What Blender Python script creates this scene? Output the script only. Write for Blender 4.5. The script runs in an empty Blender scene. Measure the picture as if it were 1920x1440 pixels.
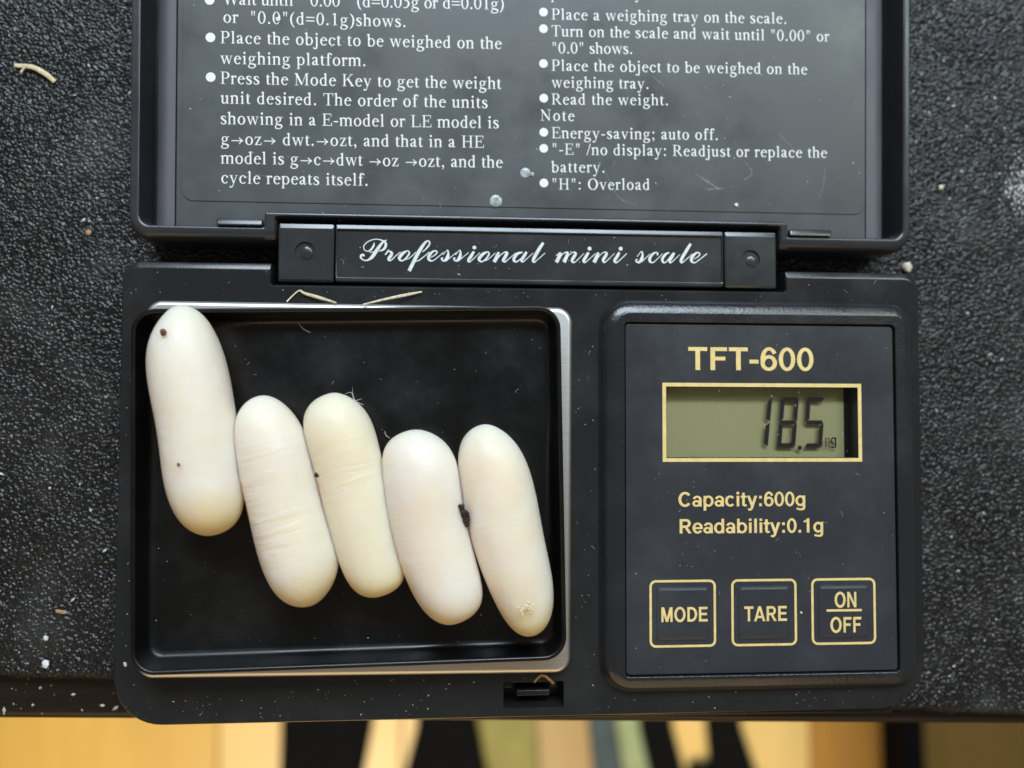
import bpy, bmesh, math, random
import numpy as np
from mathutils import Matrix, Vector
from mathutils.geometry import tessellate_polygon

# ------------------------------------------------------------------ camera, world, light, exposure
SC = bpy.context.scene
COL = SC.collection
K = 0.001                                   # everything below is measured in millimetres

cam_data = bpy.data.cameras.new("camera")
cam = bpy.data.objects.new("camera", cam_data)
COL.objects.link(cam)
cam.location = (-11.9225 * K, 11.4808 * K, 135.834 * K)
cam.rotation_euler = (0.038989, -0.068761, 0.002944)
cam_data.sensor_fit = 'HORIZONTAL'
cam_data.sensor_width = 36.0
cam_data.lens = 36.0 * 1500 / 1920
cam_data.clip_start = 0.005
cam_data.clip_end = 20
cam_data.dof.use_dof = True
cam_data.dof.focus_distance = 0.1205
cam_data.dof.aperture_fstop = 9.8
SC.camera = cam

world = bpy.data.worlds.new("World")
SC.world = world
world.use_nodes = True
world.node_tree.nodes["Background"].inputs[0].default_value = (1.0, 0.90, 0.78, 1)
world.node_tree.nodes["Background"].inputs[1].default_value = 0.125


def area(name, loc, target, sx, sy, power, color):
    l = bpy.data.lights.new(name, 'AREA')
    l.shape = 'RECTANGLE'
    l.size, l.size_y = sx, sy
    l.energy = power
    l.color = color
    o = bpy.data.objects.new(name, l)
    COL.objects.link(o)
    o.location = loc
    d = Vector(target) - Vector(loc)
    o.rotation_euler = d.to_track_quat('-Z', 'Y').to_euler()
    return o


area("window_light", (0.03, 1.0, 1.02), (0, 0, 0), 1.0, 0.52, 25, (0.74, 0.87, 1.0))
area("side_window_light", (0.82, 0.72, 1.15), (0, 0, 0), 0.42, 0.42, 4.6, (0.84, 1.0, 0.93))
area("floor_bounce_fill", (-0.1, -1.3, 0.75), (0, 0, 0), 1.7, 1.0, 6.5, (1.0, 0.68, 0.32))  # added warm fill, standing in for bounce off the sunlit floor
sp = bpy.data.lights.new("floor_sunlight", 'SPOT')
sp.energy = 210
sp.color = (1.0, 0.87, 0.66)
sp.spot_size = math.radians(23)
sp.spot_blend = 0.6
sp.shadow_soft_size = 0.02
spo = bpy.data.objects.new("floor_sunlight", sp)
COL.objects.link(spo)
spo.location = (-0.25, -1.5, 1.5)
spo.rotation_euler = (Vector((-0.08, -0.42, -0.6)) - Vector(spo.location)).to_track_quat('-Z', 'Y').to_euler()

SC.view_settings.view_transform = 'Standard'
SC.view_settings.look = 'None'
SC.view_settings.exposure = 0.0
SC.view_settings.gamma = 1.0
SC.view_settings.use_curve_mapping = False
SC.render.engine = 'CYCLES'
SC.cycles.use_denoising = True
SC.cycles.max_bounces = 8
SC.cycles.transparent_max_bounces = 8
SC.cycles.sample_clamp_indirect = 6

# ------------------------------------------------------------------ measurements (mm)
LID_LINES = [
    ('Wait until  "0.00"  (d=0.05g or d=0.01g)', -48.883, 75.578, -4.666, 76.456, 2.892),
    ('or  "0.0"(d=0.1g)shows.', -48.778, 72.741, -20.268, 73.082, 2.891),
    ('Place the object to be weighed on the', -49.159, 69.494, -5.061, 70.093, 2.889),
    ('weighing platform.', -49.133, 66.272, -26.517, 66.641, 2.888),
    ('Press the Mode Key to get the weight', -49.107, 63.135, -5.114, 63.662, 2.886),
    ('unit desired. The order of the units', -49.0, 60.044, -7.232, 60.542, 2.885),
    ('showing in a E-model or LE model is', -49.055, 56.807, -5.423, 57.351, 2.883),
    ('g>oz> dwt.>ozt, and that in a HE', -48.948, 53.609, -7.795, 54.175, 2.882),
    ('model is g>c>dwt >oz >ozt, and the', -48.923, 50.628, -4.793, 51.028, 2.881),
    ('cycle repeats itself.', -48.898, 47.556, -26.058, 47.673, 2.88),
    ('Op', 1.165, 78.486, 3.926, 78.593, 2.714),
    ('y', 16.453, 79.08, 17.592, 79.124, 2.736),
    ('Place a weighing tray on the scale.', 2.906, 75.131, 41.844, 75.877, 2.715),
    ('Turn on the scale and wait until "0.00" or', 2.918, 72.435, 48.979, 73.19, 2.714),
    ('"0.0" shows.', 2.93, 69.679, 16.223, 70.045, 2.713),
    ('Place the object to be weighed on the', 2.943, 66.881, 45.281, 67.636, 2.712),
    ('weighing tray.', 2.956, 64.171, 18.915, 64.433, 2.71),
    ('Read the weight.', 2.968, 61.418, 22.131, 61.856, 2.71),
    ('Note', 1.172, 58.787, 6.738, 58.858, 2.706),
    ('Energy-saving; auto off.', 2.993, 56.002, 30.409, 56.43, 2.707),
    ('"-E" /no display: Readjust or replace the', 3.005, 53.373, 48.643, 53.966, 2.706),
    ('battery.', 3.018, 50.504, 11.76, 50.669, 2.705),
    ('"H": Overload', 3.031, 47.722, 19.103, 48.029, 2.705),
]
LID_BULLETS = [(-50.845, 76.215), (-50.674, 70.362), (-50.581, 64.134), (1.606, 76.306), (1.619, 73.611), (1.645, 68.0), (1.723, 62.413), (1.748, 56.913), (1.76, 54.337), (1.821, 48.759)]
SCRIPT_STROKES = [
    [(-22.95, 38.67, 0.114), (-23.33, 38.55, 0.19), (-23.89, 37.96, 0.398), (-24.54, 36.99, 0.55), (-25.19, 36.03, 0.521), (-25.84, 35.51, 0.265), (-26.4, 35.48, 0.208), (-26.88, 35.79, 0.265), (-26.9, 36.17, 0.341), (-26.6, 36.31, 0.379), (-26.41, 36.1, 0.246)],
    [(-24.88, 38.28, 0.095), (-25.01, 37.7, 0.303), (-25.48, 37.07, 0.284), (-25.95, 36.89, 0.152), (-26.37, 37.11, 0.152), (-26.52, 37.53, 0.152), (-26.29, 38.02, 0.152), (-25.68, 38.5, 0.152), (-24.93, 38.76, 0.152), (-24.18, 38.77, 0.152), (-23.52, 38.56, 0.227), (-23.14, 38.22, 0.341), (-23.13, 37.74, 0.398), (-23.46, 37.22, 0.322), (-24.16, 36.92, 0.114)],
    [(-25.59, 36.69, 0.114), (-25.01, 36.84, 0.133)],
    [(-23.21, 36.39, 0.208), (-22.84, 36.83, 0.227), (-22.66, 37.22, 0.152)],
    [(-22.68, 36.98, 0.19), (-22.23, 36.77, 0.379), (-22.22, 36.41, 0.474), (-22.61, 35.83, 0.474), (-22.59, 35.54, 0.284), (-22.26, 35.55, 0.171), (-21.56, 36.23, 0.152), (-20.81, 36.89, 0.133)],
    [(-19.77, 37.06, 0.19), (-20.43, 36.68, 0.455), (-20.97, 36.0, 0.493), (-20.85, 35.57, 0.303), (-20.47, 35.51, 0.208), (-19.91, 35.97, 0.265), (-19.5, 36.6, 0.284), (-19.52, 36.96, 0.208), (-19.82, 37.07, 0.171)],
    [(-20.09, 35.68, 0.133), (-19.43, 35.93, 0.133), (-18.4, 36.91, 0.114)],
    [(-16.61, 38.72, 0.19), (-17.08, 38.32, 0.379), (-17.83, 37.2, 0.55), (-18.49, 35.95, 0.55), (-19.46, 33.92, 0.55)],
    [(-16.66, 38.72, 0.171), (-16.34, 38.53, 0.227), (-16.37, 38.1, 0.265), (-16.88, 37.41, 0.208), (-17.45, 36.92, 0.114)],
    [(-18.58, 35.46, 0.114), (-18.1, 35.52, 0.152), (-17.35, 36.06, 0.152), (-16.36, 36.94, 0.133)],
    [(-16.38, 35.96, 0.114), (-15.55, 36.43, 0.152), (-15.17, 36.87, 0.208), (-15.34, 37.13, 0.208), (-15.84, 37.0, 0.303), (-16.38, 36.36, 0.474), (-16.42, 35.79, 0.436), (-16.02, 35.54, 0.227), (-15.45, 35.8, 0.152), (-14.12, 36.93, 0.133)],
    [(-14.22, 36.52, 0.114), (-13.53, 37.28, 0.133), (-13.41, 36.7, 0.341), (-13.55, 36.08, 0.55), (-13.93, 35.62, 0.36), (-14.35, 35.7, 0.227), (-14.44, 35.95, 0.246), (-14.19, 36.02, 0.208)],
    [(-13.59, 35.66, 0.133), (-13.17, 36.05, 0.133), (-12.12, 36.94, 0.114)],
    [(-12.31, 36.55, 0.114), (-11.62, 37.31, 0.133), (-11.5, 36.74, 0.341), (-11.64, 36.11, 0.55), (-12.02, 35.65, 0.36), (-12.45, 35.73, 0.227), (-12.54, 35.98, 0.246), (-12.29, 36.05, 0.208)],
    [(-11.69, 35.69, 0.133), (-11.26, 36.08, 0.133), (-10.21, 36.97, 0.114)],
    [(-9.4, 37.14, 0.341), (-9.84, 36.4, 0.474), (-10.25, 35.74, 0.436), (-10.06, 35.51, 0.246), (-9.58, 35.88, 0.133), (-8.48, 36.96, 0.114)],
    [(-7.34, 37.12, 0.19), (-8.0, 36.74, 0.455), (-8.56, 36.06, 0.493), (-8.43, 35.63, 0.303), (-8.05, 35.57, 0.208), (-7.47, 36.03, 0.265), (-7.06, 36.66, 0.284), (-7.08, 37.03, 0.208), (-7.38, 37.14, 0.171)],
    [(-7.76, 35.72, 0.152), (-7.19, 35.92, 0.133), (-6.04, 36.95, 0.114)],
    [(-5.51, 37.1, 0.379), (-5.8, 36.33, 0.569), (-6.24, 35.52, 0.55)],
    [(-5.7, 36.09, 0.114), (-5.08, 36.77, 0.152), (-4.5, 37.12, 0.208), (-4.21, 36.98, 0.436), (-4.45, 36.45, 0.493), (-4.77, 35.83, 0.474), (-4.5, 35.59, 0.246), (-4.02, 35.97, 0.133), (-2.82, 37.01, 0.114)],
    [(-1.75, 37.14, 0.208), (-2.53, 36.91, 0.417), (-3.05, 36.23, 0.474), (-3.07, 35.76, 0.379), (-2.67, 35.65, 0.227), (-1.99, 36.15, 0.152), (-1.27, 37.13, 0.133)],
    [(-1.11, 37.21, 0.341), (-1.51, 36.54, 0.474), (-1.9, 35.88, 0.436), (-1.7, 35.64, 0.246), (-1.32, 35.92, 0.133), (-0.06, 37.05, 0.114)],
    [(1.53, 38.73, 0.398), (0.9, 37.75, 0.512), (0.13, 36.38, 0.512), (-0.09, 35.81, 0.398), (0.13, 35.62, 0.227), (0.61, 36.0, 0.133), (1.82, 37.08, 0.133)],
    [(3.59, 36.69, 0.14), (4.26, 37.24, 0.202)],
    [(4.3, 37.18, 0.388), (4.1, 36.62, 0.543), (3.61, 35.64, 0.558)],
    [(4.18, 36.46, 0.109), (4.74, 37.07, 0.14), (5.22, 37.27, 0.217), (5.41, 37.08, 0.434), (5.22, 36.56, 0.512), (4.83, 35.66, 0.574)],
    [(5.38, 36.56, 0.109), (5.93, 37.09, 0.14), (6.41, 37.29, 0.202), (6.67, 37.1, 0.403), (6.47, 36.66, 0.465), (6.11, 36.03, 0.434), (6.25, 35.7, 0.279), (6.65, 35.79, 0.155), (8.0, 37.12, 0.109)],
    [(8.72, 37.29, 0.388), (8.32, 36.61, 0.481), (7.95, 35.98, 0.434), (8.12, 35.71, 0.248), (8.48, 35.9, 0.14), (9.84, 37.15, 0.109)],
    [(10.28, 37.32, 0.341), (10.16, 36.88, 0.543), (9.62, 35.71, 0.574)],
    [(10.32, 36.56, 0.109), (10.88, 37.17, 0.14), (11.36, 37.38, 0.202), (11.62, 37.18, 0.403), (11.43, 36.74, 0.465), (11.06, 36.11, 0.434), (11.24, 35.78, 0.264), (11.6, 35.95, 0.14), (12.89, 37.21, 0.109)],
    [(13.67, 37.38, 0.388), (13.29, 36.69, 0.481), (12.9, 36.06, 0.434), (13.12, 35.76, 0.248), (13.53, 35.98, 0.155), (14.85, 37.21, 0.14)],
    [(16.5, 36.75, 0.124), (17.25, 37.6, 0.14), (17.39, 37.0, 0.341), (17.23, 36.32, 0.543), (16.82, 35.85, 0.326), (16.4, 35.96, 0.248), (16.36, 36.24, 0.248), (16.62, 36.28, 0.171)],
    [(17.18, 35.89, 0.124), (17.63, 36.28, 0.124), (18.6, 37.22, 0.109)],
    [(19.73, 37.04, 0.217), (19.87, 37.31, 0.217), (19.57, 37.48, 0.202), (19.02, 37.19, 0.357), (18.56, 36.54, 0.434), (18.61, 36.01, 0.357), (19.0, 35.84, 0.202), (19.48, 36.15, 0.14), (20.62, 37.26, 0.109)],
    [(21.71, 37.49, 0.202), (21.15, 37.22, 0.357), (20.62, 36.51, 0.419), (20.68, 35.97, 0.31), (21.02, 35.87, 0.202), (21.51, 36.35, 0.155), (22.28, 37.42, 0.14)],
    [(22.55, 37.47, 0.326), (22.16, 36.84, 0.434), (21.75, 36.13, 0.388), (21.95, 35.89, 0.217), (22.32, 36.16, 0.14), (23.46, 37.22, 0.109)],
    [(25.21, 38.98, 0.388), (24.6, 38.01, 0.481), (23.78, 36.63, 0.481), (23.6, 36.08, 0.388), (23.81, 35.92, 0.217), (24.26, 36.27, 0.14), (25.49, 37.34, 0.109)],
    [(25.6, 36.46, 0.093), (26.38, 36.91, 0.155), (26.67, 37.3, 0.202), (26.45, 37.57, 0.202), (25.99, 37.43, 0.326), (25.36, 36.73, 0.45), (25.32, 36.19, 0.388), (25.72, 35.93, 0.217), (26.21, 36.14, 0.155), (27.85, 37.42, 0.155)],
]
SCRIPT_DOTS = [(-9.33, 37.76, 0.294), (8.9, 37.91, 0.31), (13.88, 37.98, 0.31)]
EGGS = [
    (-48.82, 10.71, -1.4016, 32.95, [-6.253, 0.823, -0.538, 0.449, 0.41, 0.068], [6.801, -0.771, 1.413, -0.398, 0.166, -0.024]),
    (-36.29, -0.72, -1.3167, 30.7, [-6.559, 0.148, -1.311, -0.079, -0.006, -0.015], [6.232, -0.347, 0.787, 0.097, -0.433, 0.137]),
    (-26.42, 0.09, -1.3153, 29.97, [-6.626, -0.712, -2.059, -0.191, -0.216, 0.032], [6.461, -1.077, 1.776, -1.017, 0.222, -0.338]),
    (-15.5, -4.53, -1.3385, 28.39, [-6.695, -1.317, -1.184, -0.483, -0.22, -0.153], [7.317, -0.84, 2.17, -0.745, -0.034, -0.167]),
    (-4.58, -5.08, -1.3255, 31.3, [-6.176, -0.82, -1.019, -0.092, -0.188, 0.038], [5.987, 0.003, 0.725, -0.311, -0.215, -0.02]),
]
PANEL_TEXT = [('TFT-600', 24.07, 18.64, 44.03, 3.58), ('Capacity:600g', 22.35, -2.53, 42.57, 2.21), ('Readability:0.1g', 22.37, -6.66, 45.4, 2.21), ('MODE', 19.43, -20.1, 26.78, 2.23), ('TARE', 32.56, -20.19, 39.3, 2.29), ('ON', 46.91, -18.26, 50.49, 2.39), ('OFF', 46.18, -22.12, 51.15, 2.38)]
LCD = {'one': ((38.01, 14.22), (37.18, 6.8)), 'eight': ((39.92, 14.23), (39.18, 6.74), (42.37, 14.24), (41.66, 6.74)), 'five': ((44.14, 14.25), (43.57, 6.74), (46.73, 14.26), (46.06, 6.75)), 'dot': (42.65, 6.43), 'g': (48.28, 7.27), 'ghost': (47.28, 7.27)}

# ------------------------------------------------------------------ helpers
def new_obj(name, mesh, mat=None, parent=None):
    o = bpy.data.objects.new(name, mesh)
    COL.objects.link(o)
    if mat is not None:
        mesh.materials.append(mat)
    if parent is not None:
        o.parent = parent
    return o


def tag(o, label, cat=None, group=None, kind=None):
    o["label"] = label
    if cat:
        o["category"] = cat
    if group:
        o["group"] = group
    if kind:
        o["kind"] = kind
    return o


def empty(name, loc):
    o = bpy.data.objects.new(name, None)
    o.empty_display_size = 0.01
    COL.objects.link(o)
    o.location = [c * K for c in loc]
    return o


class MB:
    """collects vertices (mm) and faces, builds one mesh object"""

    def __init__(self):
        self.v, self.f = [], []

    def add(self, verts, faces):
        b = len(self.v)
        self.v += [tuple(p) for p in verts]
        self.f += [tuple(i + b for i in f) for f in faces]

    def poly(self, pts, z):
        b = len(self.v)
        self.v += [(p[0], p[1], z) for p in pts]
        tris = tessellate_polygon([[Vector((p[0], p[1], 0)) for p in pts]])
        for t in tris:
            a, c, d = (self.v[b + i] for i in t)
            s = (c[0] - a[0]) * (d[1] - a[1]) - (c[1] - a[1]) * (d[0] - a[0])
            self.f.append(tuple(b + i for i in (t if s > 0 else t[::-1])))

    def cap(self, loops, z, up=True):
        """filled outline with holes; loops[0] outer"""
        b = len(self.v)
        flat = [p for l in loops for p in l]
        self.v += [(p[0], p[1], z) for p in flat]
        tris = tessellate_polygon([[Vector((p[0], p[1], 0)) for p in l] for l in loops])
        for t in tris:
            a, c, d = (flat[i] for i in t)
            s = (c[0] - a[0]) * (d[1] - a[1]) - (c[1] - a[1]) * (d[0] - a[0])
            self.f.append(tuple(b + i for i in (t if (s > 0) == up else t[::-1])))

    def loft(self, rings, cap0=False, cap1=False):
        """rings: list of (loop, z) with equal counts"""
        b = len(self.v)
        n = len(rings[0][0])
        for loop, z in rings:
            self.v += [(p[0], p[1], z) for p in loop]
        for r in range(len(rings) - 1):
            for i in range(n):
                j = (i + 1) % n
                self.f.append((b + r * n + i, b + r * n + j, b + (r + 1) * n + j, b + (r + 1) * n + i))
        if cap0:
            self.cap([rings[0][0]], rings[0][1], up=False)
        if cap1:
            self.cap([rings[-1][0]], rings[-1][1], up=True)

    def build(self, name, mat, parent=None, smooth=35, weld=True):
        me = bpy.data.meshes.new(name)
        me.from_pydata([(x * K, y * K, z * K) for x, y, z in self.v], [], self.f)
        if weld:
            bm = bmesh.new()
            bm.from_mesh(me)
            bmesh.ops.remove_doubles(bm, verts=bm.verts, dist=2e-6)
            bm.to_mesh(me)
            bm.free()
        me.update()
        if smooth:
            me.polygons.foreach_set("use_smooth", [True] * len(me.polygons))
            me.set_sharp_from_angle(angle=math.radians(smooth))
            if smooth < 170:
                for p in me.polygons:
                    if p.normal.z > 0.9999:
                        p.use_smooth = False
        return new_obj(name, me, mat, parent)


def rect(x0, y0, x1, y1):
    return [(x0, y0), (x1, y0), (x1, y1), (x0, y1)]


def outline(pts, rads, d=0.0, n=7, w=None):
    """CCW polygon, corner radii, inset by d (edge i weighted w[i])"""
    m = len(pts)
    if not isinstance(rads, (list, tuple)):
        rads = [rads] * m
    w = w or [1.0] * m
    lines = []
    for i in range(m):
        a, b = Vector(pts[i]), Vector(pts[(i + 1) % m])
        t = (b - a).normalized()
        nrm = Vector((-t.y, t.x))
        lines.append((a + nrm * d * w[i], t, nrm))
    out = []
    for i in range(m):
        (p, t, _), (q, u, _) = lines[i - 1], lines[i]
        cr = t.x * u.y - t.y * u.x
        s = ((q.x - p.x) * u.y - (q.y - p.y) * u.x) / cr
        c = p + t * s
        dm = d * min(w[i - 1], w[i])
        r = rads[i] - dm if cr > 0 else rads[i] + dm
        r = max(r, 0.02)
        ang = math.acos(max(-1, min(1, t.dot(u))))
        L = r * math.tan(ang / 2)
        a0 = c - t * L
        sgn = 1 if cr > 0 else -1
        ctr = a0 + Vector((-t.y, t.x)) * r * sgn
        st = math.atan2(a0.y - ctr.y, a0.x - ctr.x)
        for k in range(n + 1):
            th = st + sgn * ang * k / n
            out.append((ctr.x + r * math.cos(th), ctr.y + r * math.sin(th)))
    return out


def edge_round(r, top, steps=5):
    """(inset, z) pairs of a rounded top edge"""
    return [(r * (1 - math.cos(a)), top - r + r * math.sin(a)) for a in [k / steps * math.pi / 2 for k in range(steps + 1)]]


def edge_slope(w_, top, deg=17.0):
    """(inset, z) pairs of a broad sloping shoulder with softened ends"""
    drop = w_ * 0.8 * math.tan(math.radians(deg))
    return [(0, top - drop - 0.5), (0.03 * w_, top - drop - 0.22), (0.10 * w_, top - drop - 0.03), (0.16 * w_, top - drop + 0.02),
            (0.85 * w_, top - 0.045), (0.95 * w_, top - 0.012), (1.05 * w_, top)]


def slab(mb, pts, rads, z0, z1, r=0.3, holes=None, w=None, n=7, steps=4, slope=False):
    rings = [(outline(pts, rads, 0, n, w), z0)]
    for d, z in (edge_slope(r, z1) if slope else edge_round(r, z1, steps)):
        rings.append((outline(pts, rads, d, n, w), z))
    mb.loft(rings)
    mb.cap([rings[-1][0]] + (holes or []), z1)
    return rings[-1][0]


def well(mb, loop, z_top, z_bot, floor=True):
    """walls of a hole whose outline is given CCW"""
    n = len(loop)
    b = len(mb.v)
    mb.v += [(p[0], p[1], z_top) for p in loop] + [(p[0], p[1], z_bot) for p in loop]
    for i in range(n):
        j = (i + 1) % n
        mb.f.append((b + i, b + n + i, b + n + j, b + j))
    if floor:
        mb.cap([loop], z_bot)


def catmull(pts, sub=7):
    out = []
    n = len(pts)
    if n == 2:
        return [tuple(pts[0][k] + (pts[1][k] - pts[0][k]) * t / sub for k in range(len(pts[0]))) for t in range(sub + 1)]
    for i in range(n - 1):
        p0, p1, p2, p3 = pts[max(i - 1, 0)], pts[i], pts[i + 1], pts[min(i + 2, n - 1)]
        for s in range(sub):
            t = s / sub
            out.append(tuple(0.5 * (2 * p1[k] + (p2[k] - p0[k]) * t + (2 * p0[k] - 5 * p1[k] + 4 * p2[k] - p3[k]) * t * t
                                    + (3 * p1[k] - p0[k] - 3 * p2[k] + p3[k]) * t ** 3) for k in range(len(p1))))
    out.append(tuple(pts[-1]))
    return out


def band(mb, pts, z, sub=6):
    """flat ribbon along (x, y, width)"""
    c = catmull(pts, sub)
    b = len(mb.v)
    m = len(c)
    for i in range(m):
        a, d = c[max(i - 1, 0)], c[min(i + 1, m - 1)]
        tx, ty = d[0] - a[0], d[1] - a[1]
        L = math.hypot(tx, ty) or 1
        nx, ny = -ty / L, tx / L
        h = max(c[i][2], 0.01) / 2
        mb.v.append((c[i][0] - nx * h, c[i][1] - ny * h, z))
        mb.v.append((c[i][0] + nx * h, c[i][1] + ny * h, z))
    for i in range(m - 1):
        mb.f.append((b + 2 * i, b + 2 * i + 2, b + 2 * i + 3, b + 2 * i + 1))


def disc(mb, x, y, r, z, n=20):
    mb.poly([(x + r * math.cos(2 * math.pi * k / n), y + r * math.sin(2 * math.pi * k / n)) for k in range(n)], z)


def tube(mb, pts, n=7, flat=1.0):
    """tube along (x, y, z, radius)"""
    c = catmull(pts, 5)
    b = len(mb.v)
    m = len(c)
    for i in range(m):
        a, d = Vector(c[max(i - 1, 0)][:3]), Vector(c[min(i + 1, m - 1)][:3])
        t = (d - a).normalized()
        s = t.cross(Vector((0, 0, 1)))
        s = s.normalized() if s.length > 1e-4 else Vector((1, 0, 0))
        u = s.cross(t)
        for k in range(n):
            th = 2 * math.pi * k / n
            mb.v.append(tuple(Vector(c[i][:3]) + (s * math.cos(th) + u * math.sin(th) * flat) * c[i][3]))
    for i in range(m - 1):
        for k in range(n):
            j = (k + 1) % n
            mb.f.append((b + i * n + k, b + i * n + j, b + (i + 1) * n + j, b + (i + 1) * n + k))
    mb.f.append(tuple(b + k for k in range(n))[::-1])
    mb.f.append(tuple(b + (m - 1) * n + k for k in range(n)))


def rock(mb, rng, x, y, z, rx, ry, rz, rot=0.0, level=1, rough=0.25):
    bm = bmesh.new()
    bmesh.ops.create_icosphere(bm, subdivisions=level, radius=1.0)
    ca, sa = math.cos(rot), math.sin(rot)
    vs = []
    for v in bm.verts:
        q = 1 + rng.uniform(-rough, rough)
        a, b_, c = v.co.x * rx * q, v.co.y * ry * q, v.co.z * rz * q
        vs.append((x + a * ca - b_ * sa, y + a * sa + b_ * ca, z + c))
    mb.add(vs, [tuple(v.index for v in f.verts) for f in bm.faces])
    bm.free()


# ------------------------------------------------------------------ materials
def material(name):
    m = bpy.data.materials.new(name)
    m.use_nodes = True
    nt = m.node_tree
    return m, nt, nt.nodes["Principled BSDF"]


def node(nt, typ, **kw):
    n = nt.nodes.new(typ)
    for k, v in kw.items():
        if k.startswith("i_"):
            key = k[2:]
            n.inputs[int(key) if key.isdigit() else key.replace("_", " ")].default_value = v
        else:
            setattr(n, k, v)
    return n


def ramp(nt, fac, stops):
    r = nt.nodes.new("ShaderNodeValToRGB")
    el = r.color_ramp.elements
    while len(el) < len(stops):
        el.new(0.5)
    for e, (p, c) in zip(el, stops):
        e.position = p
        e.color = (c, c, c, 1) if isinstance(c, (int, float)) else (*c, 1)
    nt.links.new(fac, r.inputs[0])
    return r


def coords(nt, scale=(1, 1, 1), rot=(0, 0, 0)):
    t = nt.nodes.new("ShaderNodeTexCoord")
    m = node(nt, "ShaderNodeMapping")
    m.inputs["Scale"].default_value = scale
    m.inputs["Rotation"].default_value = rot
    nt.links.new(t.outputs["Object"], m.inputs[0])
    return m.outputs[0]


def plastic(name, color, rough, spec=0.5, grain=0.15, grain_scale=3500, dirt=0.06, dirt_color=(0.20, 0.20, 0.19), smear=0.12, coat=0.0):
    """moulded black plastic: fine mould grain, uneven gloss, a thin veil of dust specks and smears"""
    m, nt, b = material(name)
    L = nt.links.new
    co = coords(nt)
    big = node(nt, "ShaderNodeTexNoise", i_Scale=90.0, i_Detail=6.0, i_Roughness=0.62)
    L(co, big.inputs["Vector"])
    fine = node(nt, "ShaderNodeTexNoise", i_Scale=float(grain_scale), i_Detail=2.0)
    L(co, fine.inputs["Vector"])
    spk = node(nt, "ShaderNodeTexVoronoi", i_Scale=900.0)
    L(co, spk.inputs["Vector"])
    sr = ramp(nt, spk.outputs["Distance"], [(0.0, 1.0), (0.11, 0.0)])
    sparse = node(nt, "ShaderNodeTexNoise", i_Scale=240.0, i_Detail=3.0)
    L(co, sparse.inputs["Vector"])
    sm = ramp(nt, sparse.outputs["Fac"], [(0.54, 0.0), (0.68, 1.0)])
    mul = node(nt, "ShaderNodeMath", operation='MULTIPLY')
    L(sr.outputs[0], mul.inputs[0])
    L(sm.outputs[0], mul.inputs[1])
    br = ramp(nt, big.outputs["Fac"], [(0.48, 0.0), (0.80, 1.0)])
    # directional fine wipes
    wip = node(nt, "ShaderNodeTexNoise", i_Scale=1.0, i_Detail=5.0, i_Roughness=0.7)
    L(coords(nt, (60, 900, 60), (0, 0, 0.6)), wip.inputs["Vector"])
    wr = ramp(nt, wip.outputs["Fac"], [(0.60, 0.0), (0.78, 1.0)])
    wsum = node(nt, "ShaderNodeMath", operation='MULTIPLY')
    L(wr.outputs[0], wsum.inputs[0])
    L(br.outputs[0], wsum.inputs[1])
    a1 = node(nt, "ShaderNodeMath", operation='MULTIPLY', i_1=float(dirt * 8))
    L(mul.outputs[0], a1.inputs[0])
    a2 = node(nt, "ShaderNodeMath", operation='MULTIPLY_ADD', i_1=float(smear))
    L(wsum.outputs[0], a2.inputs[0])
    L(a1.outputs[0], a2.inputs[2])
    a3 = node(nt, "ShaderNodeMath", operation='MULTIPLY_ADD', i_1=float(dirt))
    a3.use_clamp = True
    L(br.outputs[0], a3.inputs[0])
    L(a2.outputs[0], a3.inputs[2])
    mix = node(nt, "ShaderNodeMix", data_type='RGBA')
    mix.inputs[6].default_value = (*color, 1)
    mix.inputs[7].default_value = (*dirt_color, 1)
    L(a3.outputs[0], mix.inputs[0])
    L(mix.outputs[2], b.inputs["Base Color"])
    rr = node(nt, "ShaderNodeMapRange")
    rr.inputs["From Min"].default_value = 0.3
    rr.inputs["From Max"].default_value = 0.75
    rr.inputs["To Min"].default_value = rough * 0.72
    rr.inputs["To Max"].default_value = min(1, rough * 1.65 + 0.03)
    L(big.outputs["Fac"], rr.inputs["Value"])
    L(rr.outputs[0], b.inputs["Roughness"])
    b.inputs["Specular IOR Level"].default_value = spec
    b.inputs["Coat Weight"].default_value = coat
    b.inputs["Coat Roughness"].default_value = 0.1
    bp = node(nt, "ShaderNodeBump", i_Strength=float(grain), i_Distance=0.00004)
    L(fine.outputs["Fac"], bp.inputs["Height"])
    L(bp.outputs[0], b.inputs["Normal"])
    return m


def flat(name, color, rough=0.5, metal=0.0, spec=0.5, vary=0.0, vscale=800.0):
    m, nt, b = material(name)
    b.inputs["Roughness"].default_value = rough
    b.inputs["Metallic"].default_value = metal
    b.inputs["Specular IOR Level"].default_value = spec
    n = node(nt, "ShaderNodeTexNoise", i_Scale=vscale, i_Detail=4.0)
    nt.links.new(coords(nt), n.inputs["Vector"])
    lo = tuple(c * (1 - vary) for c in color)
    hi = tuple(min(1, c * (1 + vary)) for c in color)
    r = ramp(nt, n.outputs["Fac"], [(0.3, lo), (0.7, hi)])
    nt.links.new(r.outputs[0], b.inputs["Base Color"])
    return m


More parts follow.
